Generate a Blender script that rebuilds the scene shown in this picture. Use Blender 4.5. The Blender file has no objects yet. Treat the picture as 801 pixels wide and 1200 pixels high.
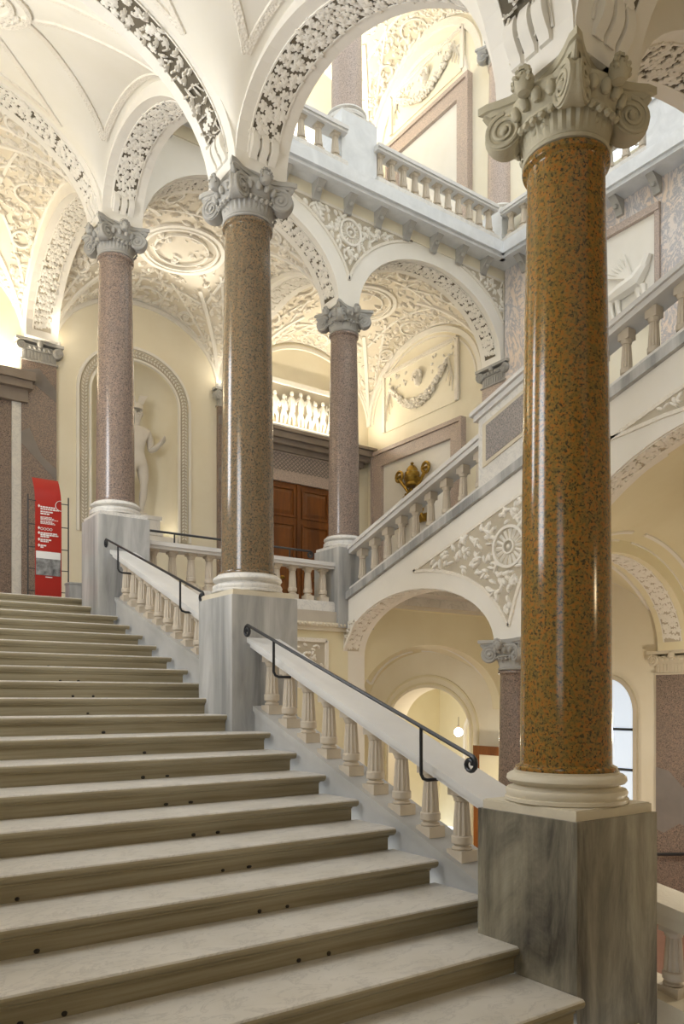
import bpy, bmesh, math, random
from math import sin, cos, pi, sqrt, radians as R
random.seed(7)
SC = bpy.context.scene
COL = SC.collection
# ------------------------------------------------------------------ camera (image taken as 801x1200)
TH = R(35.3); FPX = 913.0
cam_d = bpy.data.cameras.new('camera'); cam = bpy.data.objects.new('camera', cam_d); COL.objects.link(cam)
cam.location = (0, 0, 0); cam.rotation_euler = (pi/2, 0, -TH)
cam_d.sensor_fit = 'HORIZONTAL'; cam_d.sensor_width = 36; cam_d.lens = FPX/801*36
cam_d.shift_y = 220/801; cam_d.clip_end = 200
SC.camera = cam
# ------------------------------------------------------------------ world + exposure
W = bpy.data.worlds.new('world'); SC.world = W; W.use_nodes = True
bg = W.node_tree.nodes['Background']; bg.inputs[0].default_value = (0.90, 0.95, 1.0, 1); bg.inputs[1].default_value = 1.95
vs = SC.view_settings
vs.view_transform = 'Standard'; vs.look = 'None'; vs.gamma = 1; vs.use_curve_mapping = False; vs.exposure = 0.22
SC.cycles.max_bounces = 7; SC.cycles.diffuse_bounces = 5; SC.cycles.glossy_bounces = 3
SC.cycles.sample_clamp_indirect = 6
WARM = (1.0, 0.90, 0.74); DAY = (0.93, 0.96, 1.0)
def area(name, loc, direction, sx, sy, power, color):
    d = bpy.data.lights.new(name, 'AREA'); d.shape = 'RECTANGLE'; d.size = sx; d.size_y = sy; d.energy = power; d.color = color
    o = bpy.data.objects.new(name, d); COL.objects.link(o); o.location = loc
    from mathutils import Vector
    o.rotation_euler = Vector(direction).to_track_quat('-Z', 'Y').to_euler(); return o
def point(name, loc, power, color, r=.12):
    d = bpy.data.lights.new(name, 'POINT'); d.energy = power; d.color = color; d.shadow_soft_size = r
    o = bpy.data.objects.new(name, d); COL.objects.link(o); o.location = loc; return o
# daylight at the tall windows of the flight's outer wall (panes are built with the wall below)
WINS = [(1.2, 1.3), (5.8, 3.1), (10.3, 4.9)]          # Y centre, Z centre
area('window_daylight', (-.40, 5.8, 3.1), (1, 0, -.12), 1.5, 2.6, 105, DAY)
area('window_daylight', (-.40, 10.3, 4.9), (1, 0, -.12), 1.5, 2.6, 150, DAY)
area('window_daylight', (-.40, 1.2, 1.3), (1, 0, -.12), 1.5, 2.6, 8, DAY)
# ------------------------------------------------------------------ shared dimensions (eye level is z = 0)
XA, XB, XR, XL = 4.346, 8.93, 13.25, -.45
YC = [3.48, 8.04, 12.55]; YBK = 17.45
CT = [4.13, 5.94, 7.64]                                # capital tops on the flight
CB = [-.69, 1.22, 2.98]                                # pedestal tops
Y0S, TRD, RIS, ZL = 13.0, .5265, .1837, 1.675          # top nosing, tread, riser, landing level
ZLOB, ZLOW, ZUP = ZL-23*RIS, -4.0, 9.95
HW = .33
# ================================================================== helpers
def mat(name, build, rough=.5, spec=.5, bump=None):
    m = bpy.data.materials.new(name); m.use_nodes = True; nt = m.node_tree; b = nt.nodes['Principled BSDF']
    b.inputs['Roughness'].default_value = rough; b.inputs['Specular IOR Level'].default_value = spec
    tc = nt.nodes.new('ShaderNodeTexCoord')
    def noise(scale, detail=4, stretch=(1,1,1), rough_=.55, dist=0, seed=0):
        mp = nt.nodes.new('ShaderNodeMapping'); mp.inputs['Scale'].default_value = stretch; mp.inputs['Location'].default_value = (seed*3.1, seed*1.7, seed*2.3)
        nt.links.new(tc.outputs['Object'], mp.inputs['Vector'])
        n = nt.nodes.new('ShaderNodeTexNoise'); n.inputs['Scale'].default_value = scale; n.inputs['Detail'].default_value = detail
        n.inputs['Roughness'].default_value = rough_; n.inputs['Distortion'].default_value = dist
        nt.links.new(mp.outputs[0], n.inputs['Vector']); return n.outputs['Fac']
    def voro(scale, stretch=(1,1,1), feature='F1'):
        mp = nt.nodes.new('ShaderNodeMapping'); mp.inputs['Scale'].default_value = stretch
        nt.links.new(tc.outputs['Object'], mp.inputs['Vector'])
        n = nt.nodes.new('ShaderNodeTexVoronoi'); n.inputs['Scale'].default_value = scale; n.feature = feature
        nt.links.new(mp.outputs[0], n.inputs['Vector']); return n.outputs
    def ramp(fac, stops):
        r = nt.nodes.new('ShaderNodeValToRGB'); e = r.color_ramp.elements
        while len(e) < len(stops): e.new(.5)
        for k, (p, c) in enumerate(stops): e[k].position = p; e[k].color = (*c, 1)
        nt.links.new(fac, r.inputs[0]); return r.outputs[0]
    def mix(fac, a, c, mode='MIX'):
        x = nt.nodes.new('ShaderNodeMix'); x.data_type = 'RGBA'; x.blend_type = mode
        if isinstance(fac, float): x.inputs[0].default_value = fac
        else: nt.links.new(fac, x.inputs[0])
        for s, q in ((6, a), (7, c)):
            if isinstance(q, tuple): x.inputs[s].default_value = (*q, 1)
            else: nt.links.new(q, x.inputs[s])
        return x.outputs[2]
    class K: pass
    k = K(); k.noise, k.voro, k.ramp, k.mix, k.nt, k.b = noise, voro, ramp, mix, nt, b
    c = build(k)
    if isinstance(c, tuple): b.inputs['Base Color'].default_value = (*c, 1)
    else: nt.links.new(c, b.inputs['Base Color'])
    if bump:
        sc, st, kind = bump
        h = noise(sc, 3) if kind == 'n' else voro(sc)['Distance']
        bn = nt.nodes.new('ShaderNodeBump'); bn.inputs['Strength'].default_value = st; bn.inputs['Distance'].default_value = .02
        nt.links.new(h, bn.inputs['Height']); nt.links.new(bn.outputs[0], b.inputs['Normal'])
    return m
def plaster(a, c): return lambda k: k.ramp(k.noise(1.3, 5), [(.3, a), (.7, c)])
def granite(a, b_, c, dark): 
    def f(k):
        v = k.ramp(k.noise(34, 4, seed=1, rough_=.7), [(.40, b_), (.5, a), (.60, c)])
        d = k.ramp(k.noise(52, 3, seed=5, rough_=.7), [(.53, (0,0,0)), (.60, (1,1,1))])
        v = k.mix(d, v, dark)
        return k.mix(k.ramp(k.noise(2.2, 4, seed=9), [(.35, (0,0,0)), (.75, (.35,.35,.35))]), v, b_)
    return f
M = {}
M['stucco'] = mat('white_stucco', plaster((.80,.77,.70), (.85,.82,.76)), .7, .3)
M['cream'] = mat('cream_plaster', plaster((.80,.735,.575), (.84,.785,.64)), .75, .3)
M['yellow'] = mat('pale_yellow_plaster', plaster((.74,.67,.46), (.78,.72,.52)), .75, .3)
M['vault'] = mat('vault_plaster', plaster((.80,.77,.68), (.84,.81,.74)), .75, .3)
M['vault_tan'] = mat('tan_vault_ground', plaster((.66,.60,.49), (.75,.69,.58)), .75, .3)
M['relief'] = mat('stucco_relief', plaster((.78,.73,.64), (.86,.82,.74)), .75, .25, (34, .5, 'v'))
M['bed'] = mat('relief_ground', plaster((.10,.085,.06), (.19,.165,.125)), .85, .2)  # dark gap shade between the leaves is put into this ground colour
M['bed_light'] = mat('relief_ground_light', plaster((.46,.41,.32), (.58,.52,.42)), .85, .2)
M['step'] = mat('step_marble', lambda k: k.mix(k.ramp(k.noise(3.2, 8, (1,1.6,1), .65, 1.2), [(.47, (0,0,0)), (.5, (.55,.55,.55)), (.53, (0,0,0))]),
      k.ramp(k.noise(2.0, 6), [(.3, (.56,.53,.47)), (.7, (.68,.65,.60))]), (.42,.40,.37)), .32, .5)
M['riser'] = mat('shade_toned_riser_stone', lambda k: k.mix(k.ramp(k.noise(2.5, 6, (.25,1,7), .6, .3), [(.35, (0,0,0)), (.65, (1,1,1))]), (.25,.205,.12), (.39,.345,.24)), .45, .4)  # olive shade on the riser fronts is put into this colour
M['marble'] = mat('white_marble', lambda k: k.mix(k.ramp(k.noise(4, 8, (1,1,1), .6, 1.5), [(.46, (0,0,0)), (.5, (.5,.5,.5)), (.54, (0,0,0))]),
      k.ramp(k.noise(3, 5), [(.3, (.66,.64,.60)), (.7, (.76,.74,.70))]), (.48,.48,.48)), .4, .5)
M['string'] = mat('string_marble', plaster((.36,.36,.35), (.52,.51,.49)), .45, .4)
M['rail'] = mat('rail_marble', plaster((.62,.61,.60), (.74,.73,.71)), .35, .5)
M['baluster'] = mat('baluster_marble', plaster((.50,.43,.34), (.64,.57,.47)), .5, .4, (40, .15, 'n'))
M['travertine'] = mat('travertine', plaster((.58,.52,.40), (.70,.64,.52)), .5, .4, (30, .2, 'n'))
M['grey'] = mat('grey_marble', lambda k: k.mix(k.ramp(k.noise(3.5, 7, (1,1,.12), .6, .6), [(.35, (0,0,0)), (.7, (1,1,1))]), (.25,.255,.255), (.58,.58,.57)), .35, .5)
M['greystain'] = mat('stained_grey_marble', lambda k: k.mix(k.ramp(k.noise(1.5, 9, (1.3,1.3,.28), .72, .7, 3), [(.38, (0,0,0)), (.62, (1,1,1))]), k.ramp(k.noise(9, 6, (1,1,.06), .7, 0, 6), [(.3, (.035,.032,.026)), (.7, (.13,.115,.09))]),
      k.ramp(k.noise(7, 6, (1,1,.07), .65, 0, 4), [(.3, (.21,.19,.14)), (.7, (.43,.395,.30))])), .38, .5)
M['fascia'] = mat('pale_grey_marble', lambda k: k.ramp(k.noise(2.5, 6, (1,1,1), .6, .8), [(.3, (.62,.64,.66)), (.7, (.76,.78,.80))]), .4, .5)
M['gr_a'] = mat('granite_warm_light_tint', granite((.275,.155,.032), (.16,.112,.03), (.35,.135,.022), (.045,.038,.018)), .16, .5)  # first column: the warm light on it is put into the granite colour
M['gr_b'] = mat('brown_granite_light_tint', granite((.215,.155,.095), (.15,.125,.08), (.27,.165,.085), (.06,.055,.045)), .16, .5)  # middle column: part of this tint stands for warm light on the granite
M['gr_c'] = mat('pink_brown_granite', granite((.285,.215,.175), (.21,.165,.14), (.34,.24,.19), (.09,.075,.07)), .22, .5)
M['gr_d'] = mat('pale_pink_granite', granite((.52,.42,.36), (.44,.36,.31), (.58,.47,.41), (.28,.24,.22)), .4, .4)
M['gr_e'] = mat('grey_granite', granite((.34,.31,.30), (.26,.25,.25), (.40,.35,.33), (.13,.12,.12)), .25, .4)
M['patch'] = mat('dark_stone_patch', plaster((.17,.15,.14), (.25,.22,.20)), .4)
M['capgrey'] = mat('capital_limestone', plaster((.33,.32,.30), (.46,.45,.42)), .6, .3, (30, .2, 'n'))
M['capwarm'] = mat('capital_warm_limestone', plaster((.40,.36,.26), (.52,.48,.36)), .6, .3, (30, .2, 'n'))
M['iron'] = mat('dark_iron', lambda k: (.018,.02,.024), .35, .5)
M['wood'] = mat('polished_wood', lambda k: k.ramp(k.noise(5, 6, (1,1,.1), .6, .8), [(.3, (.10,.030,.006)), (.7, (.25,.085,.014))]), .3, .5)
M['brown'] = mat('brown_stone', plaster((.20,.16,.13), (.30,.25,.21)), .45)
M['red'] = mat('red_sign', lambda k: (.40,.016,.008), .4, .5)
M['white'] = mat('white_print', lambda k: (.85,.84,.82), .5)
M['photo'] = mat('grey_print', lambda k: k.ramp(k.noise(9, 5), [(.35, (.08,.08,.08)), (.65, (.36,.36,.36))]), .4)
M['gold'] = mat('gilded_metal', lambda k: k.ramp(k.noise(9, 4), [(.3, (.20,.115,.018)), (.7, (.48,.30,.05))]), .32, .5); M['gold'].node_tree.nodes['Principled BSDF'].inputs['Metallic'].default_value = .7
M['dark'] = mat('dark_socket', lambda k: (.03,.025,.02), .7)
M['veined'] = mat('veined_marble_cladding', lambda k: k.mix(k.ramp(k.noise(2.6, 9, (1,1,.5), .7, 2.2), [(.44, (0,0,0)), (.5, (.9,.9,.9)), (.56, (0,0,0))]),
      k.ramp(k.noise(1.2, 5, (1,1,.5)), [(.35, (.74,.70,.68)), (.6, (.80,.66,.54))]), (.36,.37,.42)), .35)
M['statue'] = mat('statue_marble', plaster((.60,.56,.50), (.72,.68,.62)), .5, .4)
M['floor'] = mat('floor_marble', plaster((.40,.36,.30), (.52,.47,.40)), .3)
M['redfloor'] = mat('red_tile_floor', plaster((.22,.10,.07), (.30,.16,.12)), .4)
def emis(name, c, s):
    m = bpy.data.materials.new(name); m.use_nodes = True; b = m.node_tree.nodes['Principled BSDF']
    b.inputs['Base Color'].default_value = (*c, 1); b.inputs['Emission Color'].default_value = (*c, 1); b.inputs['Emission Strength'].default_value = s; return m
M['pane'] = emis('daylit_pane', (.62,.72,.85), .55)
M['panehi'] = emis('bright_daylit_pane', (.85,.93,1.0), 1.2)
M['bulb'] = emis('lamp_glow', (1, .86, .6), 30)

class MB:
    def __init__(s): s.v = []; s.f = []
    def add(s, vs_, fs):
        n = len(s.v); s.v += [tuple(p) for p in vs_]; s.f += [tuple(i+n for i in q) for q in fs]; return s
    def box(s, x0, x1, y0, y1, z0, z1):
        return s.add([(x0,y0,z0),(x1,y0,z0),(x1,y1,z0),(x0,y1,z0),(x0,y0,z1),(x1,y0,z1),(x1,y1,z1),(x0,y1,z1)],
            [(0,3,2,1),(4,5,6,7),(0,1,5,4),(1,2,6,5),(2,3,7,6),(3,0,4,7)])
    def hexa(s, p):       # 8 points ordered like box
        return s.add(p, [(0,3,2,1),(4,5,6,7),(0,1,5,4),(1,2,6,5),(2,3,7,6),(3,0,4,7)])
    def prism(s, poly, fn, a, b):   # poly of 2d points, fn(p,q,t) -> xyz
        n = len(poly)
        vs_ = [fn(p, q, a) for p, q in poly]+[fn(p, q, b) for p, q in poly]
        return s.add(vs_, [tuple(range(n-1,-1,-1)), tuple(range(n, 2*n))]+[(i, (i+1)%n, n+(i+1)%n, n+i) for i in range(n)])
    def loft(s, rings, closed=True, caps=True):
        n = len(rings[0]); vs_ = [p for r in rings for p in r]; fs = []
        for k in range(len(rings)-1):
            for i in range(n if closed else n-1):
                j = (i+1) % n; fs.append((k*n+i, k*n+j, (k+1)*n+j, (k+1)*n+i))
        if caps and closed: fs.append(tuple(range(n-1,-1,-1))); fs.append(tuple(range((len(rings)-1)*n, len(rings)*n)))
        return s.add(vs_, fs)
    def lathe(s, prof, c=(0,0,0), seg=32, flute=None, a0=0, a1=2*pi):
        full = abs(a1-a0-2*pi) < 1e-6; n = seg if full else seg+1
        rings = []
        for k, (r, z) in enumerate(prof):
            ring = []
            for i in range(n):
                a = a0+(a1-a0)*i/seg; q = r
                if flute and flute[0] <= k <= flute[1]: q = r*(1-(flute[2] if i % 2 else 0))
                ring.append((c[0]+q*cos(a), c[1]+q*sin(a), c[2]+z))
            rings.append(ring)
        return s.loft(rings, closed=full, caps=full)
    def tube(s, pts, r, seg=8, flat=1.0):
        from mathutils import Vector
        P = [Vector(p) for p in pts]; rings = []; up = None
        for i, p in enumerate(P):
            t = (P[min(i+1, len(P)-1)]-P[max(i-1, 0)]).normalized()
            if up is None: up = Vector((0,0,1)) if abs(t.z) < .9 else Vector((1,0,0))
            x = t.cross(up).normalized(); y = x.cross(t).normalized(); up = y
            rr = r[i] if isinstance(r, (list, tuple)) else r
            rings.append([tuple(p+x*(rr*cos(2*pi*k/seg))+y*(rr*flat*sin(2*pi*k/seg))) for k in range(seg)])
        return s.loft(rings)
    def ribbon(s, pts, nrm, w, th, inset=.004):   # a raised fillet lying on a surface; nrm points off the surface
        from mathutils import Vector
        P = [Vector(p) for p in pts]; rings = []
        for i, p in enumerate(P):
            t = (P[min(i+1, len(P)-1)]-P[max(i-1, 0)]).normalized(); n = Vector(nrm[i] if isinstance(nrm, list) else nrm).normalized()
            b = n.cross(t).normalized()
            rings.append([tuple(q) for q in (p-b*w/2-n*inset, p+b*w/2-n*inset, p+b*w*.42+n*th, p-b*w*.42+n*th)])
        return s.loft(rings)
    def lump(s, p, n, sx, sy, h, ang=0, k=6):     # a low rounded boss on a surface
        from mathutils import Vector
        n = Vector(n).normalized(); a = n.orthogonal().normalized(); b = n.cross(a)
        u = a*cos(ang)+b*sin(ang); w = n.cross(u); p = Vector(p)
        vs_ = [tuple(p+u*(sx*cos(2*pi*i/k))+w*(sy*sin(2*pi*i/k))-n*.003) for i in range(k)]
        vs_ += [tuple(p+u*(.66*sx*cos(2*pi*i/k))+w*(.66*sy*sin(2*pi*i/k))+n*h*.75) for i in range(k)]+[tuple(p+n*h)]
        return s.add(vs_, [(i,(i+1)%k,k+(i+1)%k,k+i) for i in range(k)]+[(k+i,k+(i+1)%k,2*k) for i in range(k)])
    def grid(s, fn, nu, nv):
        vs_ = [fn(i/nu, j/nv) for j in range(nv+1) for i in range(nu+1)]
        return s.add(vs_, [(j*(nu+1)+i, j*(nu+1)+i+1, (j+1)*(nu+1)+i+1, (j+1)*(nu+1)+i) for j in range(nv) for i in range(nu)])
    def mesh(s, name, m, smooth=False, fix=True, sharp=35):
        me = bpy.data.meshes.new(name); me.from_pydata(s.v, [], s.f); me.materials.append(M[m] if isinstance(m, str) else m)
        if fix:
            bm = bmesh.new(); bm.from_mesh(me); bmesh.ops.recalc_face_normals(bm, faces=bm.faces); bm.to_mesh(me); bm.free()
        if smooth:
            me.polygons.foreach_set('use_smooth', [True]*len(me.polygons))
            me.set_sharp_from_angle(angle=R(sharp))
        me.update(); return me
    def build(s, name, m, parent=None, loc=(0,0,0), smooth=False, fix=True, **kw):
        return ob(name, s.mesh(name, m, smooth, fix), parent, loc, **kw)
def ob(name, me, parent=None, loc=(0,0,0), rot=(0,0,0), scale=(1,1,1)):
    o = bpy.data.objects.new(name, me); COL.objects.link(o); o.location = loc; o.rotation_euler = rot; o.scale = scale
    if parent is not None: o.parent = parent
    return o
def tag(o, label=None, cat=None, group=None, kind=None):
    if label: o['label'] = label
    if cat: o['category'] = cat
    if group: o['group'] = group
    if kind: o['kind'] = kind
    return o
def thing(name, label, cat, loc=(0,0,0), group=None, rot=(0,0,0)):
    o = ob(name, None, None, loc, rot); return tag(o, label, cat, group)
def struct(name, mb, m, label=None, smooth=False, fix=True):
    o = mb.build(name, m, smooth=smooth, fix=fix); o['kind'] = 'structure'
    if label: o['label'] = label
    return o
def lerp(a, b, t): return a+(b-a)*t
def srange(a, b, n): return [a+(b-a)*i/n for i in range(n+1)]
# a wall standing on a line: lower outline zl(u), upper outline zu(u), faces at t0 and t1; axis 'x' means u runs along X
def strip_wall(mb, us, zl, zu, t0, t1, axis):
    P = (lambda u, t, z: (u, t, z)) if axis == 'x' else (lambda u, t, z: (t, u, z))
    rings = [[P(u, t0, zl(u)), P(u, t1, zl(u)), P(u, t1, zu(u)), P(u, t0, zu(u))] for u in us]
    return mb.loft(rings)
def arch_us(u0, u1, n=28):    # samples dense at the springing
    c, a = (u0+u1)/2, (u1-u0)/2
    return [c-a*cos(pi*i/n) for i in range(n+1)]
class Arch:                   # elliptical arch, springing levels may differ (rampant)
    def __init__(s, u0, u1, z0, z1, b): s.u0, s.u1, s.z0, s.z1, s.b = u0, u1, z0, z1, b; s.c = (u0+u1)/2; s.a = (u1-u0)/2
    def z(s, u):
        t = max(-1, min(1, (u-s.c)/s.a)); return lerp(s.z0, s.z1, (t+1)/2)+s.b*sqrt(max(0, 1-t*t))
    def pts(s, n=60, off=0.0, th0=0.0, th1=pi):     # by angle, pushed outward by off
        out = []
        for i in range(n+1):
            a = th0+(th1-th0)*i/n; t = -cos(a)
            out.append((s.c+(s.a+off)*t, lerp(s.z0, s.z1, (t+1)/2)+(s.b+off)*sin(a)))
        return out
def resample(pts, step):
    L = [0]
    for p, q in zip(pts, pts[1:]): L.append(L[-1]+math.dist(p, q))
    n = max(2, int(L[-1]/step)); out = []; k = 0
    for i in range(n+1):
        d = L[-1]*i/n
        while k < len(L)-2 and L[k+1] < d: k += 1
        f = (d-L[k])/max(1e-9, L[k+1]-L[k]); p = pts[k]; q = pts[k+1]
        out.append((tuple(lerp(a, b, f) for a, b in zip(p, q)), tuple((b-a) for a, b in zip(p, q))))
    return out
# one lobed leaf, built once (lies in XY, faces +Z)
lf = MB(); NL = 5; ring = []
for i in range(NL):
    for da, r, z in ((-.628, .56, .16), (-.27, .98, .12), (.27, .98, .12)):
        a = 2*pi*i/NL+pi/2+da; ring.append((r*cos(a), r*sin(a), z))
lf.add([(0,0,.30)]+ring+[(x*.98, y*.98, -.12) for x, y, z in ring], [(0, 1+i, 1+(i+1) % 15) for i in range(15)]+[(1+i, 16+i, 16+(i+1) % 15, 1+(i+1) % 15) for i in range(15)])
LEAF = {k: lf.mesh('leaf', k, False) for k in ('stucco', 'relief')}
from mathutils import Vector, Matrix
LFV, LFF = list(lf.v), list(lf.f)
def leaf_band(parent, pts2, P, N2, mid, width, size, single, matname='stucco', rows=4, bed='bed', tail=None):
    """pts2: outline of the soffit in the wall plane; P(u,t,z)->xyz; leaves in rows across the soffit centred on t=mid"""
    bedm = MB(); rs = resample(pts2, .08)
    rings = []
    for (u, z), tv in rs:
        n = (tv[1], -tv[0]); l = math.hypot(*n); n = (n[0]/l, n[1]/l)
        if n[0]*(N2[0]-u)+n[1]*(N2[1]-z) < 0: n = (-n[0], -n[1])
        q = (u+n[0]*.006, z+n[1]*.006); o = (u-n[0]*.01, z-n[1]*.01)
        rings.append([P(o[0], mid-width/2, o[1]), P(o[0], mid+width/2, o[1]), P(q[0], mid+width/2, q[1]), P(q[0], mid-width/2, q[1])])
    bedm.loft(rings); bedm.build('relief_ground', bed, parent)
    fr = MB()
    for sgn in (-1, 1):
        a = [(P(u, mid+sgn*width/2, z)) for (u, z), tv in rs]; nn = []
        for (u, z), tv in rs:
            d = Vector(P(N2[0], mid, N2[1]))-Vector(P(u, mid, z)); nn.append(tuple(d))
        fr.ribbon(a, nn, .022, .016)
    fr.build('relief_border', matname, parent)
    lv = resample(pts2, size*.86); joined = MB(); cnt = 0
    for k, ((u, z), tv) in enumerate(lv[1:-1]):
        t = Vector(P(u+tv[0], mid, z+tv[1]))-Vector(P(u, mid, z)); t.normalize()
        d = Vector(P(N2[0], mid, N2[1]))-Vector(P(u, mid, z)); w = Vector(P(u, mid+1, z))-Vector(P(u, mid, z))
        n = t.cross(w).normalized(); n = n if n.dot(d) > 0 else -n
        for r in range(rows):
            off = (r-(rows-1)/2+(.25 if k % 2 else -.25))*width*.9/rows+random.uniform(-.018, .018)
            base = Vector(P(u, mid+off, z))+t*random.uniform(-.032, .032)+n*random.uniform(.004, .014)
            sc = size*random.uniform(.47, .56); ang = random.uniform(0, 2*pi); tilt = random.uniform(-.16, .16)
            m3 = Matrix((t, w, n)).transposed() @ Matrix.Rotation(ang, 3, 'Z') @ Matrix.Rotation(tilt, 3, 'X')
            if single:
                o = ob('leaf', LEAF[matname], parent, base, m3.to_euler(), (sc, sc, sc))
            else:
                joined.add([tuple(base+m3 @ Vector(v)*sc) for v in LFV], LFF)
            cnt += 1
    if not single: joined.build('leaf_relief', matname, parent)['kind'] = 'stuff'
    return rs
# ================================================================== the setting
PX_ = lambda u, t, z: (u, t, z)       # wall along X
PY_ = lambda u, t, z: (t, u, z)       # wall along Y
XI = XA-HW; XO = XA+HW
def zs_flight(y): return lerp(CT[0], CT[1], (y-YC[0])/(YC[1]-YC[0])) if y < YC[1] else lerp(CT[1], CT[2], (y-YC[1])/(YC[2]-YC[1]))
# --- floors
struct('floor', MB().box(XL-.4, XA+.45, -5, Y0S-22*TRD+.1, ZLOB-.3, ZLOB), 'floor', 'pale marble floor at the foot of the grand staircase')
struct('floor_lower', MB().box(XA-.5, 17.5, -5, 17.6, ZLOW-.3, ZLOW), 'redfloor', 'floor of the lower hall under the staircase')
fl = MB(); fl.box(XL-.4, XR, Y0S+.06, YBK+.2, ZL-.32, ZL); fl.box(XO-.1, XB+.2, 12.2, Y0S+.06, ZL-.32, ZL); fl.box(XB+.2, XR, 12.55, Y0S+.06, ZL-.32, ZL)
struct('floor_landing', fl, 'floor', 'marble landing floor at the top of the first flight')
# --- flight arcade: columns 0..3 and the landing arch
YM1 = 2*YC[0]-YC[1]; CTM1 = 2*CT[0]-CT[1]
A01 = Arch(YM1+HW, YC[0]-HW, CTM1, CT[0], 1.45)
A12 = Arch(YC[0]+HW, YC[1]-HW, CT[0], CT[1], 1.45)
A23 = Arch(YC[1]+HW, YC[2]-HW, CT[1], CT[2], 1.48)
A3B = Arch(YC[2]+HW, YBK-.35, CT[2], CT[2], 1.45)
w = MB(); us = [YM1-HW]
for A in (A01, A12, A23, A3B): us += arch_us(A.u0, A.u1)
us += [YBK]
def zl_arc(u):
    for A in (A01, A12, A23, A3B):
        if A.u0 <= u <= A.u1: return A.z(u)
    if u < YM1+HW: return CTM1
    return zs_flight(u) if u < YC[2] else CT[2]
def zl_arc2(u):
    for k, y in enumerate(YC):
        if abs(u-y) <= HW+1e-6: return CT[k]
    return zl_arc(u)
strip_wall(w, us, zl_arc2, lambda u: 17.0 if u < 12.3 else 9.62, XI, XO, 'y')
WA = struct('wall_arcade', w, 'stucco', 'white stucco arcade wall rising beside the first flight')
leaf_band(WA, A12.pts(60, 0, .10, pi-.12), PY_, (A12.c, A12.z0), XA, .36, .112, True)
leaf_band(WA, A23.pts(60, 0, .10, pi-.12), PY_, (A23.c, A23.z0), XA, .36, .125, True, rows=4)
leaf_band(WA, A3B.pts(60, 0, .10, pi-.10), PY_, (A3B.c, A3B.z0), XA, .36, .13, False, rows=4, bed='bed_light')
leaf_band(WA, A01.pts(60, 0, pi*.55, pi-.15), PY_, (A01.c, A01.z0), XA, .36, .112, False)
# --- transverse arches over the flight
WT = []
for k in range(3):
    A = Arch(XL, XI, CT[k], CT[k], 1.58)
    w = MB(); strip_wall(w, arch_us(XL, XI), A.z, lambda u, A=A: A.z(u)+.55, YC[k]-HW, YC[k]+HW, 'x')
    o = struct('wall_cross_arch', w, 'stucco', ['white cross arch springing from the warm-tinted column', 'white cross arch springing from the middle column of the flight', 'white cross arch springing from the top column of the flight'][k], fix=True)
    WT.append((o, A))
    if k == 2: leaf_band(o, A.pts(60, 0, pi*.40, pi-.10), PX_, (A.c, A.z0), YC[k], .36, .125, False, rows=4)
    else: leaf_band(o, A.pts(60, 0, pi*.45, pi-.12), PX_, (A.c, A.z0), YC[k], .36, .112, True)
# consoles that end each leaf band just above the capitals
def console(parent, P, A, ang, mid, width):
    (u, z), (u2, z2) = A.pts(1, 0, ang, ang+.10)[0], A.pts(1, 0, ang, ang+.10)[1]
    for r in (-1, 0, 1):
        mb = MB(); n = ((A.c-u), (A.z0-z)+.5); l = math.hypot(*n); n = (n[0]/l, n[1]/l)
        t = (u2-u, z2-z); l = math.hypot(*t); t = (t[0]/l, t[1]/l); rings = []
        for i in range(9):
            q = i/8; h = .03+.05*sin(pi*min(1, q*1.15)); c = (u+t[0]*(q-.5)*.30, z+t[1]*(q-.5)*.30)
            ww = width/3*.43
            rings.append([P(c[0]-n[0]*.02, mid+r*width/3-ww, c[1]-n[1]*.02), P(c[0]-n[0]*.02, mid+r*width/3+ww, c[1]-n[1]*.02),
                          P(c[0]+n[0]*h, mid+r*width/3+ww*.8, c[1]+n[1]*h), P(c[0]+n[0]*h, mid+r*width/3-ww*.8, c[1]+n[1]*h)])
        mb.loft(rings); mb.build('console_rib', 'stucco', parent, smooth=True)
for k in (0, 1, 2): console(WT[k][0], PX_, WT[k][1], pi-.17, YC[k], .36)
console(WA, PY_, A12, pi-.20, XA, .36); console(WA, PY_, A23, pi-.20, XA, .36); console(WA, PY_, A01, pi-.20, XA, .36)
# --- vaults: ceiling height over a bay
class Vault:
    top = None
    def __init__(s, x0, x1, y0, y1, zs, b, p=7): s.x0, s.x1, s.y0, s.y1, s.zs, s.b, s.p = x0, x1, y0, y1, zs, b, p
    def z(s, x, y):
        tx = (2*x-s.x0-s.x1)/(s.x1-s.x0); ty = (2*y-s.y0-s.y1)/(s.y1-s.y0)
        hx = sqrt(max(0, 1-tx*tx)); hy = sqrt(max(0, 1-ty*ty))
        z0 = s.zs(y) if callable(s.zs) else s.zs
        z = z0+s.b*min(1.06, (hx**s.p+hy**s.p)**(1/s.p))
        return min(z, s.top(y)) if s.top else z
    def mesh(s, mb, n=40):
        def fn(u, v):
            x = lerp(s.x0, s.x1, .5-.5*cos(pi*u)); y = lerp(s.y0, s.y1, .5-.5*cos(pi*v)); return (x, y, s.z(x, y))
        return mb.grid(fn, n, n)
    def n(s, x, y):
        e = .01; dx = (s.z(x+e, y)-s.z(x-e, y))/(2*e); dy = (s.z(x, y+e)-s.z(x, y-e))/(2*e)
        return Vector((dx, dy, -1)).normalized()
    def pt(s, a, b):       # a,b in -1..1 over the bay, spread like angles
        x = lerp(s.x0, s.x1, .5+.5*sin(pi/2*a)); y = lerp(s.y0, s.y1, .5+.5*sin(pi/2*b)); return x, y
    def rib(s, mb, ab, w, th, n=24):
        for (a0, b0), (a1, b1) in zip(ab, ab[1:]):
            P = []; N = []
            for i in range(n+1):
                x, y = s.pt(lerp(a0, a1, i/n), lerp(b0, b1, i/n)); P.append((x, y, s.z(x, y))); N.append(tuple(s.n(x, y)))
            mb.ribbon(P, N, w, th)
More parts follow.
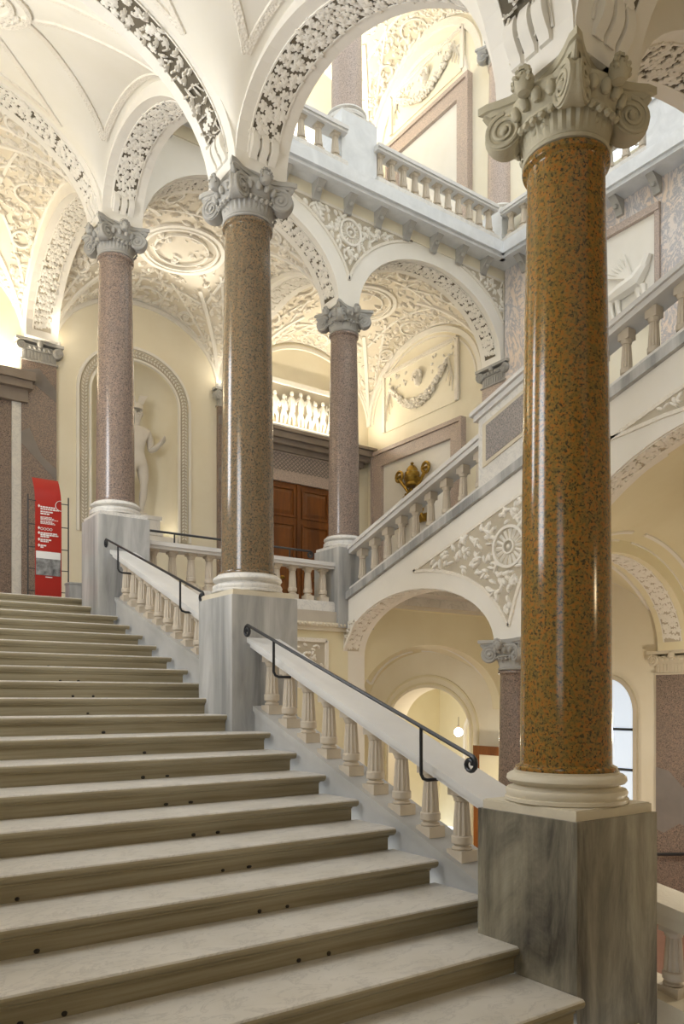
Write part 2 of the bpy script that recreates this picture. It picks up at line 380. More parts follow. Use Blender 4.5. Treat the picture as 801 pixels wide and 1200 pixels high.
VF = [Vault(XL, XI+.08, YM1+HW-.06, YC[0]-HW+.06, zs_flight, 1.60), Vault(XL, XI+.08, YC[0]+HW-.06, YC[1]-HW+.06, zs_flight, 1.62), Vault(XL, XI+.08, YC[1]+HW-.06, YC[2]-HW+.06, zs_flight, 1.66)]
for k, V in enumerate(VF):
    mb = MB(); V.mesh(mb)
    o = struct('ceiling_flight', mb, 'vault', ['cream vault over the foot of the stairs', 'cream vault over the lower half of the first flight', 'cream vault over the upper half of the first flight'][k], smooth=True, fix=False)
    if k == 0: continue
    tr = MB()
    for q in (1, -1):           # triangular compartments pointing down to the capitals
        V.rib(tr, [(q*.16, 0), (q*.72, .51), (q*.72, 0), (q*.72, -.51), (q*.16, 0)], .10, .022); V.rib(tr, [(0, q*.12), (.47, q*.73), (0, q*.66), (-.47, q*.73), (0, q*.12)], .10, .022)
    tr.build('moulding', 'relief', o)
    ros = MB(); x, y = V.pt(0, 0); c = Vector((x, y, V.z(x, y))); 
    for q in range(3):
        rr = [.62, .42, .2][q]; P = [(x+rr*cos(t), y+rr*sin(t), V.z(x+rr*cos(t), y+rr*sin(t))) for t in srange(0, 2*pi, 30)]
        ros.ribbon(P, [(0,0,-1)]*len(P), .07, .035)
    for i in range(60):
        t = random.uniform(0, 2*pi); r = random.uniform(.05, .58); ros.lump((x+r*cos(t), y+r*sin(t), V.z(x+r*cos(t), y+r*sin(t))), (0,0,-1), .08, .04, .04, random.uniform(0, 6))
    ros.build('ceiling_rosette', 'relief', o)['kind'] = 'stuff'
# --- outer wall of the flight with its tall windows, walls behind the camera, slabs over the flight
WX = XL
w = MB(); cuts = sorted([c for yc, zc in WINS for c in (yc-.75, yc+.75)]); ys = [-5]+cuts+[YBK+.2]
for a, b in zip(ys, ys[1:]):
    win = [zc for yc, zc in WINS if abs((a+b)/2-yc) < .3]
    if win: w.box(WX-.4, WX, a, b, -4, win[0]-1.3); w.box(WX-.4, WX, a, b, win[0]+1.3, 10)
    else: w.box(WX-.4, WX, a, b, -4, 10)
struct('wall_left', w, 'cream', 'cream outer wall of the first flight')
for n_, (yc, zc) in enumerate(WINS):
    g = MB(); g.box(WX-.20, WX-.17, yc-.75, yc+.75, zc-1.3, zc+1.3)
    o = struct('window_%d' % (n_+1), g, 'panehi', 'tall daylit window in the outer wall'); fr = MB()
    for yy in (yc-.75, yc, yc+.70): fr.box(WX-.17, WX-.10, yy, yy+.05, zc-1.3, zc+1.3)
    for zz in (zc-1.3, zc-.4, zc+.45, zc+1.25): fr.box(WX-.17, WX-.10, yc-.75, yc+.75, zz, zz+.05)
    fr.build('window_frame', 'stucco', o)
struct('wall_front', MB().box(XL-.4, XR+.6, -5.4, -5, -4, 17), 'cream', 'cream wall behind the foot of the stairs')
struct('ceiling_slab', MB().box(XL-.4, XI-.02, -5, 12.5, 9.8, 10), 'cream', 'slab above the flight vaults')
struct('ceiling_hall', MB().box(XI-.02, XR+.6, -5, YC[0]-HW, 9.7, 9.95), 'cream', 'slab above the foot of the stairwell')
# --- near arch across the well
AN = Arch(XO, XB-HW, CT[0], CT[0], .98); w = MB()
strip_wall(w, [XA]+arch_us(AN.u0, AN.u1)+[XB+HW], lambda u: AN.z(u) if AN.u0 <= u <= AN.u1 else CT[0], lambda u: 9.7, YC[0]-HW, YC[0]+HW, 'x')
o = struct('wall_cross_well', w, 'stucco', 'white arch wall crossing the stairwell beside the warm-tinted column')
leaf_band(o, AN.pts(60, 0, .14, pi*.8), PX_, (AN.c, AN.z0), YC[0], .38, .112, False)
# --- back arcade of the well
YF = YC[2]-.30
A34 = Arch(XO, XB-HW, CT[2], CT[2], 1.50); A45 = Arch(XB+HW-.18, 13.05, CT[2], CT[2], 1.50); w = MB()
strip_wall(w, [XA]+arch_us(A34.u0, A34.u1)+arch_us(A45.u0, A45.u1)+[XR+.02], lambda u: A34.z(u) if A34.u0 <= u <= A34.u1 else A45.z(u) if A45.u0 <= u <= A45.u1 else CT[2], lambda u: 9.66, YF, YC[2]+.30, 'x')
WB = struct('wall_well_back', w, 'stucco', 'white arcade wall with carved spandrels across the stairwell')
for A in (A34, A45): leaf_band(WB, A.pts(60, 0, .10, pi-.10), PX_, (A.c, A.z0), YC[2], .34, .125, False, rows=4)
fz = MB(); fz.box(XO, XR, YF-.02, YF, 9.44, 9.66); fz.build('plain_frieze', 'cream', WB)
# --- spandrel carving on a wall plane
def spandrel(parent, P, nrm, tri, rosette, n=130, size=.07, rosette_r=.27):
    """tri: closed outline (u,z) of the carved field; rosette centre (u,z) or None"""
    def inside(u, z):
        c = False
        for (x0, y0), (x1, y1) in zip(tri, tri[1:]+tri[:1]):
            if (y0 > z) != (y1 > z) and u < (x1-x0)*(z-y0)/(y1-y0)+x0: c = not c
        return c
    b = MB(); loop = tri+tri[:1]; run = [loop[0]]
    for k in range(1, len(loop)):
        run.append(loop[k])
        if k < len(loop)-1:
            a0 = math.atan2(loop[k][1]-loop[k-1][1], loop[k][0]-loop[k-1][0]); a1 = math.atan2(loop[k+1][1]-loop[k][1], loop[k+1][0]-loop[k][0])
            if abs((a1-a0+pi) % (2*pi)-pi) < .5: continue
        b.ribbon([P(u, z) for u, z in run], nrm, .06, .025); run = [loop[k]]
    
    b.build('spandrel_border', 'relief', parent)
    f = MB(); f.add([tuple(Vector(P(u, z))+Vector(nrm)*.004) for u, z in tri], [tuple(range(len(tri)))]); f.build('spandrel_field', 'bed_light', parent)
    m = MB(); us_ = [p[0] for p in tri]; zs_ = [p[1] for p in tri]; k = 0; tries = 0
    while k < n and tries < 6000:
        tries += 1; u = random.uniform(min(us_), max(us_)); z = random.uniform(min(zs_), max(zs_))
        if not all(inside(u+a, z+c) for a, c in ((.07,0),(-.07,0),(0,.07),(0,-.07))): continue
        if rosette and math.hypot(u-rosette[0], z-rosette[1]) < rosette_r+.03: continue
        m.lump(P(u, z), nrm, size*random.uniform(.7, 1.4), size*random.uniform(.3, .6), size*random.uniform(.4, .8), random.uniform(0, 2*pi)); k += 1
    if k: m.build('leaf_scroll', 'stucco', parent)['kind'] = 'stuff'
    if rosette:
        c = Vector(P(*rosette)); N = Vector(nrm); r = MB(); pts = [P(rosette[0]+rosette_r*cos(t), rosette[1]+rosette_r*sin(t)) for t in srange(0, 2*pi, 32)]
        r.ribbon(pts, nrm, .05, .05); pts = [P(rosette[0]+.10*cos(t), rosette[1]+.10*sin(t)) for t in srange(0, 2*pi, 20)]; r.ribbon(pts, nrm, .03, .05)
        r.lump(c, N, .05, .05, .06, 0, 8); r.build('rosette_ring', 'stucco', parent)
        pet = MB(); pet.add([(-.02,.11,0),(.02,.11,0),(.032,rosette_r-.03,0),(-.032,rosette_r-.03,0),(0,.12,.02),(0,rosette_r-.05,.035)], [(0,4,5,3),(1,2,5,4),(0,1,4),(2,3,5)])
        me = pet.mesh('petal', 'stucco', False)
        ax = (Vector(P(rosette[0]+1, rosette[1]))-c).normalized(); az = Vector((0,0,1))
        for i in range(16):
            t = 2*pi*i/16; y = ax*cos(t)+az*sin(t); x = y.cross(N); m3 = Matrix((x, y, N)).transposed()
            ob('petal', me, parent, c+N*.004, m3.to_euler())
def tri_between(AL, AR, ztop, off=.34, n=14):
    """field bounded by the right half of arch AL, the left half of AR and a level top"""
    L = [p for p in AL.pts(80, off, pi/2, pi) if p[1] < ztop]; Rr = [p for p in AR.pts(80, off, 0, pi/2) if p[1] < ztop]
    ua = (AL.u1+AR.u0)/2
    L = [p for p in L if p[0] < ua-.02]; Rr = [p for p in Rr if p[0] > ua+.02]
    return [(L[0][0], ztop)]+L[::4]+[(ua, min(L[-1][1], Rr[0][1])-.1)]+Rr[::4]+[(Rr[-1][0], ztop)]
PF = lambda u, z: (u, YF, z)
spandrel(WB, PF, (0,-1,0), tri_between(A34, A45, 9.42), (8.86, 9.05), 110, .08, .24)
R_ = [p for p in A45.pts(80, .34, pi/2, pi) if p[1] < 9.42 and p[0] < XR-.12]
spandrel(WB, PF, (0,-1,0), [(R_[0][0]+.2, 9.42)]+R_[3::4]+[(XR-.1, R_[-1][1]), (XR-.1, 9.42)], None, 40, .07)
# --- cross arch of the landing behind the corner column
AX = Arch(YC[2]+.3, YBK-.35, CT[2], CT[2], 1.45); w = MB()
strip_wall(w, arch_us(AX.u0, AX.u1)+[YBK], lambda u: AX.z(u) if u <= AX.u1 else CT[2], lambda u: 9.62, XB-HW, XB+HW, 'y')
o = struct('wall_landing_arch', w, 'stucco', 'white cross arch over the landing behind the corner column')
leaf_band(o, AX.pts(60, 0, .10, pi-.10), PY_, (AX.c, AX.z0), XB, .36, .13, False, rows=4, bed='bed_light')
# --- richly carved landing vaults
VL = [(Vault(XL, XI+.05, YC[2]+HW-.05, YBK+.02, CT[2], 1.78), 'carved stucco vault over the head of the stairs'),
      (Vault(XO-.05, XB-HW+.05, YC[2]+.25, YBK+.02, CT[2], 1.62), 'carved stucco vault with a glowing medallion before the statue niche'),
      (Vault(XB+HW-.05, XR+.02, YC[2]+.25, YBK+.02, CT[2], 1.84), 'carved stucco vault over the landing before the wooden door')]
def carve(V, o, seedv):
    rnd = random.Random(seedv); fr = MB(); rel = MB()
    for sx in (1, -1):
        for sy in (1, -1):
            f = lambda a, b: (sx*a, sy*b)
            V.rib(fr, [f(.30, .30), f(.90, .90)], .10, .045, 20)
            V.rib(fr, [f(.36, .10), f(.80, .62)], .06, .03, 14); V.rib(fr, [f(.10, .36), f(.62, .80)], .06, .03, 14)
    for s_ in (1, -1):
        for e, wd in ((.93, .10), (.84, .05)):
            V.rib(fr, [(-e*.98, s_*e), (e*.98, s_*e)], wd, .04, 40); V.rib(fr, [(s_*e, -e*.98), (s_*e, e*.98)], wd, .04, 40)
        V.rib(fr, [(-.36, s_*.40), (.36, s_*.40)], .06, .035, 16); V.rib(fr, [(s_*.40, -.36), (s_*.40, .36)], .06, .035, 16)
        V.rib(fr, [(-.10, s_*.40), (-.14, s_*.84)], .05, .03, 12); V.rib(fr, [(.10, s_*.40), (.14, s_*.84)], .05, .03, 12)
    xc, yc = V.pt(0, 0)
    for rr, wd in ((.86, .10), (.74, .05), (.55, .03)):
        P = [(xc+rr*cos(t), yc+rr*sin(t), V.z(xc+rr*cos(t), yc+rr*sin(t))) for t in srange(0, 2*pi, 40)]
        fr.ribbon(P, [tuple(V.n(p[0], p[1])) for p in P], wd, .05)
    meds = []
    for a, b in ((0, .64), (0, -.64), (.64, 0), (-.64, 0), (.34, .66), (-.34, .66), (.34, -.66), (-.34, -.66), (.66, .34), (.66, -.34), (-.66, .34), (-.66, -.34)):
        x, y = V.pt(a, b); rr = .34 if a*b == 0 else .17; meds.append((x, y, rr)); n = V.n(x, y); c = Vector((x, y, V.z(x, y)))
        u = n.orthogonal().normalized(); w_ = n.cross(u)
        P = [c+u*rr*cos(t)+w_*rr*sin(t) for t in srange(0, 2*pi, 24)]
        fr.ribbon(P, tuple(n), .05, .05)
    fr.build('carved_frame', 'stucco', o)
    k = 0
    while k < 1100:
        a, b = rnd.uniform(-.92, .92), rnd.uniform(-.92, .92); x, y = V.pt(a, b)
        if abs(abs(a)-abs(b)) < .05 or abs(abs(a)-.88) < .05 or abs(abs(b)-.88) < .05: continue
        d = math.hypot(x-xc, y-yc)
        if .66 < d < .95: continue
        s_ = rnd.choice((.05, .06, .08, .11)); n = V.n(x, y)
        rel.lump((x, y, V.z(x, y)), n, s_*rnd.uniform(.7, 1.3), s_*rnd.uniform(.35, .7), s_*rnd.uniform(.4, .75), rnd.uniform(0, 6.3)); k += 1
    for m in range(160):     # beads along the edges
        e = .885; t = -1+2*m/160
        for a, b in ((t*e, e), (t*e, -e), (e, t*e), (-e, t*e)):
            x, y = V.pt(a, b); rel.lump((x, y, V.z(x, y)), V.n(x, y), .02, .02, .03, 0, 5)
    rel.build('carved_relief', 'relief', o)['kind'] = 'stuff'
for k, (V, lab) in enumerate(VL):
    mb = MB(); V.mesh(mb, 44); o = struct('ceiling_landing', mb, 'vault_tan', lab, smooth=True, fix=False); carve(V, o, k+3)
# --- back wall with niche and doorways
NX, NH, NZS, NB, NZ0 = 6.52, 1.02, 6.92, .88, 3.85
AWN = Arch(NX-NH, NX+NH, NZS, NZS, NB); w = MB()
strip_wall(w, arch_us(AWN.u0, AWN.u1), AWN.z, lambda u: 9.62, YBK, YBK+.5, 'x')
w.box(AWN.u0, AWN.u1, YBK, YBK+.5, ZL-.3, NZ0); w.box(XL-.4, AWN.u0, YBK, YBK+.5, ZL-.3, 9.62); w.box(AWN.u1, XR+.6, YBK, YBK+.5, ZL-.3, 9.62)
WBK = struct('wall_back', w, 'cream', 'cream wall of the landing with the statue niche and wooden door')
nm = MB()
def nichept(u, v):
    a = pi*u
    if v < .5: z = lerp(NZ0, NZS, v*2); r = 1; 
    else: e = (v-.5)*pi; z = NZS+NB*sin(e); r = cos(e)
    return (NX-NH*cos(a)*r, YBK+.02+.95*sin(a)*r, z)
nm.grid(nichept, 28, 24); nm.build('niche_shell', 'cream', WBK, smooth=True, fix=False)
nb = MB(); nb.box(NX-NH, NX+NH, YBK-.02, YBK+1.0, NZ0-.15, NZ0); nb.build('niche_sill', 'stucco', WBK)
def band_frame(parent, P, nrm, pts, w_, th, m='relief', name='moulding'):
    b = MB(); b.ribbon([P(u, z) for u, z in pts], nrm, w_, th); return b.build(name, m, parent)
PB = lambda u, z: (u, YBK, z)
for off, wd, th in ((.04, .06, .05), (.17, .18, .03), (.31, .07, .05)):
    pts = [(AWN.u0-off, NZ0-.1)]+AWN.pts(40, off)+[(AWN.u1+off, NZ0-.1)]; band_frame(WBK, PB, (0,-1,0), pts, wd, th, 'stucco' if wd < .1 else 'bed_light')
lv = MB()
for (u, z), tv in resample([(AWN.u0-.17, NZ0)]+AWN.pts(40, .17)+[(AWN.u1+.17, NZ0)], .075):
    for s_ in (-1, 1):
        a = math.atan2(tv[1], tv[0])+s_*.7; d = Vector((cos(a), 0, sin(a)))
        c = Vector((u, YBK-.035, z))+Vector((-tv[1], 0, tv[0])).normalized()*s_*.035
        lv.add([tuple(c-d*.04), tuple(c+d.cross(Vector((0,1,0)))*.018+Vector((0,-.02,0))), tuple(c+d*.045), tuple(c-d.cross(Vector((0,1,0)))*.018)], [(0,1,2),(0,2,3)])
lv.build('leaf_molding', 'stucco', WBK)['kind'] = 'stuff'
# lunette edges on the back wall and the right wall
LB = Arch(XO, XB-HW, CT[2], CT[2], 1.52); band_frame(WBK, PB, (0,-1,0), LB.pts(50), .10, .05, 'stucco')
LB2 = Arch(XB+HW, XR, CT[2], CT[2], 1.66); band_frame(WBK, PB, (0,-1,0), LB2.pts(50), .10, .05, 'stucco')
# --- right wall, with the lower archway
ALW = Arch(13.45, 16.55, -.75, -.75, 1.06); w = MB()
strip_wall(w, arch_us(ALW.u0, ALW.u1), ALW.z, lambda u: 17.6, XR, XR+.6, 'y')
w.box(XR, XR+.6, ALW.u1, YBK+.5, ZLOW, 17.6); w.box(XR, XR+.6, -5, ALW.u0, ZLOW, 17.6)
WR = struct('wall_right', w, 'cream', 'cream wall along the far side of the second flight')
PR = lambda u, z: (XR, u, z)
LR = Arch(YC[2]+.5, YBK-.1, CT[2], CT[2], 1.72)
band_frame(WR, PR, (-1,0,0), LR.pts(50), .14, .06, 'stucco'); band_frame(WR, PR, (-1,0,0), LR.pts(50, -.16), .05, .03, 'relief')
for off in (.1, .3): band_frame(WR, PR, (-1,0,0), [(ALW.u0-off, ZLOW)]+ALW.pts(30, off)+[(ALW.u1+off, ZLOW)], .06, .03, 'yellow')
cl = MB(); cl.box(XR-.12, XR, 9.75, 12.2, 4.0, 9.66); cl.box(XR-.12, XR, 3.8, 8.35, 4.0, 9.66); cl.box(XR-.12, XR, 8.35, 9.75, 9.2, 9.66)
struct('wall_marble_cladding', cl, 'veined', 'veined pink and grey marble cladding under the upper gallery')
# --- lower hall
def sb(y): return 1.852+.338*(12.33-y)
def sbw(y): return sb(y)-.002
L5T = .90; L6T = 2.45; XF2 = 8.72
B1 = Arch(YC[1]+.30, YC[2]-.28, L5T-.06, L5T-.06, 1.06); B2 = Arch(YC[0]+.3, YC[1]-.32, L6T, L5T, 1.5); w = MB()
strip_wall(w, [YC[0]]+arch_us(B2.u0, B2.u1)+arch_us(B1.u0, B1.u1), lambda u: B2.z(u) if B2.u0 <= u <= B2.u1 else B1.z(u) if u >= B1.u0 else (L5T if u > 5 else L6T), sbw, XF2+.02, XB+.30, 'y')
w.box(XF2+.02, XB+.3, B1.u1, 12.33, ZLOW, sbw(12.3))
WL = struct('wall_lower_arcade', w, 'stucco', 'white arcade wall carrying the second flight over the lower hall')
leaf_band(WL, B1.pts(60, 0, .10, pi-.10), PY_, (B1.c, B1.z0), XB+.0, .30, .115, False, rows=4, bed='bed_light')
leaf_band(WL, B2.pts(60, 0, pi*.3, pi-.10), PY_, (B2.c, B2.z0), XB+.0, .30, .115, False, rows=4, bed='bed_light')
PL = lambda u, z: (XF2+.02, u, z)
# triangle field between arch one and the slope of the flight
L = [p for p in B1.pts(80, .30, 0, pi*.62) if p[1] < sb(p[0])-.40 and p[0] > YC[1]+.07]
Rg = [p for p in B2.pts(80, .30, pi*.5, pi) if 6.75 < p[0] < YC[1]-.07 and p[1] < sb(p[0])-.4]
top = lambda u: sb(u)-.36
tri = [(L[-1][0]+.1, top(L[-1][0]+.1))]+L[::-4]+[(YC[1], min(L[0][1], Rg[-1][1])-.1)]+Rg[::-4]+[(Rg[0][0], top(Rg[0][0]))]
spandrel(WL, PL, (-1,0,0), tri, (YC[1]-.02, 2.28), 150, .085, .30)
spandrel(WL, PL, (-1,0,0), [(6.3, 3.40), (4.2, 4.12), (4.2, 3.50), (5.5, 3.48)], None, 60, .06)
spandrel(WL, PL, (-1,0,0), [(12.28, 1.45), (12.28, .95), (11.9, 1.50)], None, 8, .05)
B8 = Arch(XB+.3, 13.02, L5T, L5T, 1.5); w = MB()
strip_wall(w, arch_us(B8.u0, B8.u1), B8.z, lambda u: B8.z(u)+.7, YC[1]-.3, YC[1]+.3, 'x')
o = struct('wall_lower_cross_arch', w, 'yellow', 'pale yellow cross arch of the lower hall')
leaf_band(o, B8.pts(60, 0, .1, pi-.10), PX_, (B8.c, B8.z0), YC[1], .34, .115, False, rows=4, bed='bed_light')
for k, (y0, y1, zf, bb) in enumerate(((YC[0]+.2, YC[1]-.27, lambda y: lerp(L6T, L5T, (y-YC[0])/4.5), 1.62), (YC[1]+.27, YC[2]-.1, lambda y: L5T, 1.62), (YC[2]-.1, YBK, lambda y: -.22, 1.45))):
    V = Vault(XB+.1, XR+.02, y0, y1, zf, bb); V.top = (lambda y: sb(y)-.01) if k < 2 else None; mb = MB(); V.mesh(mb, 36)
    o = struct('ceiling_lower', mb, 'yellow', ['yellow vault under the upper part of the second flight', 'yellow vault under the lower part of the second flight', 'yellow vault of the lower hall under the landing'][k], smooth=True, fix=False); tr = MB()
    for sx in (1, -1):
        for sy in (1, -1):
            f = lambda a, b: (sx*a, sy*b)
            V.rib(tr, [f(.62, .05), f(.80, .70)], .07, .03); V.rib(tr, [f(.80, .70), f(.05, .66)], .07, .03)
            V.rib(tr, [f(.05, .90), f(.80, .92)], .05, .025)
    tr.build('moulding', 'stucco', o)
B9 = Arch(XB+.2, XR-.1, -.22, -.22, 1.38); w = MB(); strip_wall(w, arch_us(B9.u0, B9.u1), B9.z, lambda u: 2.3, YC[2]-.2, YC[2]+.05, 'x'); struct('wall_lower_landing_arch', w, 'yellow', 'pale yellow arch under the landing edge in the lower hall')
w = MB(); w.box(XO-.08, XF2+.1, 12.26, 12.5, ZLOW, ZL-.3); o = struct('wall_under_landing', w, 'yellow', 'yellow wall below the landing balustrade')
eg = MB(); eg.box(XO-.05, XF2+.1, 12.14, 12.26, 1.38, 1.46); eg.box(XO-.05, XF2+.1, 12.18, 12.26, 1.30, 1.38); eg.build('string_course', 'travertine', o)
beads = MB()
for i in range(46): beads.lump((XO+.02+i*.088, 12.14, 1.42), (0,-1,0), .03, .038, .03, 0, 6)
beads.build('egg_molding', 'travertine', o)['kind'] = 'stuff'
pn = MB(); pn.box(6.6, 8.30, 12.235, 12.26, .45, 1.12); pn.build('relief_panel', 'bed_light', o)
pl = MB()
for i in range(70): pl.lump((random.uniform(6.75, 8.2), 12.235, random.uniform(.52, 1.04)), (0,-1,0), .06, .03, .04, random.uniform(0, 6))
for a, b in (((6.6,.45),(8.3,.45)), ((8.3,.45),(8.3,1.12)), ((8.3,1.12),(6.6,1.12))): pl.ribbon([(a[0], 12.235, a[1]), (b[0], 12.235, b[1])], (0,-1,0), .08, .03)
pl.build('panel_carving', 'relief', o)['kind'] = 'stuff'
struct('wall_lower_back', MB().box(XO-.5, XR+.6, YBK, YBK+.5, ZLOW, ZL-.3), 'yellow', 'yellow end wall of the lower hall')
w = MB(); w.box(17.0, 17.4, 11, 19, ZLOW, 2); w.box(XR+.6, 17.4, 18.6, 19, ZLOW, 2); w.box(XR+.6, 17.4, 11, 11.4, ZLOW, 2); w.box(XR+.6, 17.4, 11, 19, 1.6, 2)
o = struct('wall_side_room', w, 'yellow', 'yellow room beyond the lower archway'); 
AS = Arch(14.6, 17.4, -1.0, -1.0, .9); PS = lambda u, z: (17.0, u, z)
for off in (.0, -.35): band_frame(o, PS, (-1,0,0), [(AS.u0-off, ZLOW)]+AS.pts(24, off)+[(AS.u1+off, ZLOW)], .12, .08, 'stucco')
# --- upper gallery
w = MB(); w.box(XO, 12.70, 11.86, 12.3, 9.66, ZUP-.03); w.box(12.70, XR, YC[0]+HW, 12.3, 9.66, ZUP-.03); w.box(XI, XR, 12.3, YBK, 9.62, ZUP-.03)
struct('floor_gallery', w, 'fascia', 'pale grey marble slab of the upper gallery')
w = MB(); w.box(XO-.01, 12.72, 11.78, 11.9, 9.70, ZUP); w.box(12.62, 12.74, YC[0]+HW, 11.9, 9.70, ZUP); w.box(XO-.01, 12.78, 11.84, 11.95, 9.63, 9.70); w.box(12.68, 12.80, YC[0]+HW, 11.95, 9.63, 9.70)
GB = struct('trim_1', w, 'fascia', 'pale marble edge of the upper gallery')
bk = MB(); rings = []
for i in range(9):
    q = i/8; d = .06+.26*q**1.6; zt = -.30+.30*q
    rings.append([(-.075, 0, zt), (.075, 0, zt), (.075, -d, zt), (-.075, -d, zt)])
bk.loft(rings); bk.lump((0, -.16, -.16), (0,-1,-.6), .05, .05, .05)
BRK = bk.mesh('bracket', 'capgrey', True)
for i in range(11): ob('bracket', BRK, GB, (5.1+i*.735, 12.24, 9.66))
for i in range(10): ob('bracket', BRK, GB, (XR-.12, 11.6-i*.80, 9.66), (0, 0, -pi/2))
w = MB(); w.box(XI, XR+.6, YBK, YBK+.5, 9.62, 17.6)
struct('wall_upper_back', w, 'cream', 'cream wall of the upper gallery')
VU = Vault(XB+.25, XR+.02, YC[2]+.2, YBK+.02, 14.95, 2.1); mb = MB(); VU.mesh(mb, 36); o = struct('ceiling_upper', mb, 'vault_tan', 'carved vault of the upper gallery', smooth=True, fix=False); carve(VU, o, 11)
VU2 = Vault(XI, XB-.25, YC[2]+.2, YBK+.02, 14.95, 2.1); mb = MB(); VU2.mesh(mb, 30); struct('ceiling_upper', mb, 'vault', 'plain far vault of the upper gallery', smooth=True, fix=False)
AU = Arch(XB+HW, 13.05, 14.95, 14.95, 1.9); AU2 = Arch(XO, XB-HW, 14.95, 14.95, 1.9); w = MB()
strip_wall(w, [XA]+arch_us(AU2.u0, AU2.u1)+arch_us(AU.u0, AU.u1)+[XR], lambda u: AU2.z(u) if AU2.u0 <= u <= AU2.u1 else AU.z(u) if AU.u0 <= u <= AU.u1 else 14.95, lambda u: 17.6, YC[2]-.3, YC[2]+.25, 'x')
struct('wall_upper_arcade', w, 'stucco', 'white arcade wall of the upper gallery')
LU = Arch(YC[2]+.5, YBK-.1, 14.95, 14.95, 2.0); band_frame(WR, PR, (-1,0,0), LU.pts(50), .2, .06, 'relief'); band_frame(WR, PR, (-1,0,0), LU.pts(50, -.5), .16, .05, 'relief')
# ================================================================== columns
CACHE = {}
def cached(key, fn):
    if key not in CACHE: CACHE[key] = fn()
    return CACHE[key]
def cap_meshes(m):
    """diagonal-volute capital, top at z=0, .45 high, for a shaft of radius .265"""
    bell = MB(); bell.lathe([(.262,-.46),(.285,-.455),(.295,-.44),(.285,-.425),(.27,-.42),(.275,-.40),(.29,-.33),(.305,-.27),(.33,-.26),(.33,-.245),(.30,-.24),(.33,-.20),(.37,-.14),(.38,-.10),(.33,-.08),(.33,-.05)], (0,0,0), 64, (5,7,.045))
    ab = MB(); rings = []
    for z, s in ((-.085,.90),(-.055,.94),(-.05,1.0),(0,1.0)):
        ring = []
        for q in range(4):
            a0 = pi/4+q*pi/2
            for i in range(12):
                t = i/12; p0 = Vector((cos(a0), sin(a0)))*.594; p1 = Vector((cos(a0+pi/2), sin(a0+pi/2)))*.594
                nrm = -(p0+p1).normalized(); tt = max(0, min(1, (t-.06)/.88))
                p = p0.lerp(p1, t)+nrm*(.135*sin(pi*tt)**.9 if 0 < tt < 1 else 0)
                ring.append((p.x*s, p.y*s, z))
        rings.append(ring)
    ab.loft(rings)
    vol = MB()   # in the XZ plane, X outwards along the diagonal; a thick scroll disc with spiral ridges
    R0 = .125; n = 22
    for y, in ((0,),):
        rings = []
        for yy, rr in ((-.085, .80), (-.078, .97), (-.045, 1.0), (0, .93), (.045, 1.0), (.078, .97), (.085, .80)):
            rings.append([(.42+R0*rr*cos(2*pi*i/n), yy, -.225+R0*rr*sin(2*pi*i/n)) for i in range(n)])
        vol.loft(rings)
    for sg in (-1, 1):
        sp = []
        for i in range(46):
            t = i/45; a = .5*pi+sg*0-t*4.4*pi; r = R0*(.98-.80*t); sp.append((.42+r*cos(a), sg*(.087+.012*t), -.225+r*sin(a)))
        vol.tube(sp, [.017*(1-.5*i/45) for i in range(46)], 6)
        vol.lump((.42, sg*.09, -.225), (0, sg, 0), .03, .03, .035, 0, 8)
        vol.tube([(.42, sg*.06, -.10), (.34, sg*.09, -.105), (.26, sg*.14, -.13), (.20, sg*.19, -.15)], [.032,.03,.028,.02], 6)
    vol.tube([(.43,0,-.13),(.50,0,-.10),(.545,0,-.06)], [.05,.045,.03], 6)
    vol.v = [(x, y*max(.30, min(1.25, 1.15-(x-.33)/.215*.80)), z) for x, y, z in vol.v]
    for sg in (-1, 1):
        for k_ in range(4): vol.lump((.27-.02*k_, sg*(.10+.02*k_), -.17-.05*k_), (.5, sg, 0), .045, .03, .03, .6*k_, 6)
    msk = MB(); msk.lathe([(.0,-.095),(.05,-.085),(.075,-.05),(.08,0),(.07,.045),(.04,.075),(.0,.085)], (0,0,0), 12)
    for i in range(9):
        a = pi*(-.1+1.2*i/8); msk.lump((.075*cos(a), -.03, .01+.075*sin(a)), (cos(a), -.4, sin(a)), .03, .025, .03, 0, 5)
    msk.lump((0,-.08,-.005), (0,-1,0), .015, .025, .03); msk.lump((-.03,-.068,.02), (0,-1,.2), .016, .012, .012); msk.lump((.03,-.068,.02), (0,-1,.2), .016, .012, .012)
    egg = MB(); egg.lathe([(0,-.05),(.022,-.042),(.036,-.015),(.034,.02),(.018,.04),(0,.045)], (0,0,0), 10)
    fes = MB()
    for i in range(7):
        t = i/6; a = -.62+1.24*t; fes.lump((.30*sin(a), -.30*cos(a)-.02, -.30+.05*abs(2*t-1)**2), (sin(a), -cos(a), 0), .03, .026, .028, 0, 6)
    return {'bell': bell.mesh('capital', m, True, sharp=40), 'abacus': ab.mesh('abacus', m, True), 'volute': vol.mesh('volute', m, True, sharp=50), 'mask': msk.mesh('mask', m, True), 'egg': egg.mesh('egg', m, True), 'festoon': fes.mesh('festoon', m, True)}
def make_capital(parent, loc, m, scale=1, rotz=0, eggs=True):
    c = cached('cap'+m, lambda: cap_meshes(m))
    o = ob('capital', c['bell'], parent, loc, (0,0,rotz), (scale,)*3)
    ob('abacus', c['abacus'], o)
    for q in range(4):
        ob('volute', c['volute'], o, (0,0,0), (0,0,pi/4+q*pi/2))
        a = q*pi/2
        ob('mask', c['mask'], o, (.42*sin(a), -.42*cos(a), -.085), (0,0,a), (.85,.85,.85))
        ob('festoon', c['festoon'], o, (0,0,0), (0,0,a), (1.03,1.03,1))
        if eggs:
            for e in (-.42, -.14, .14, .42):
                ob('egg', c['egg'], o, (.365*sin(a+e), -.365*cos(a+e), -.165), (.25*cos(a+e), .25*sin(a+e), 0))
    return o
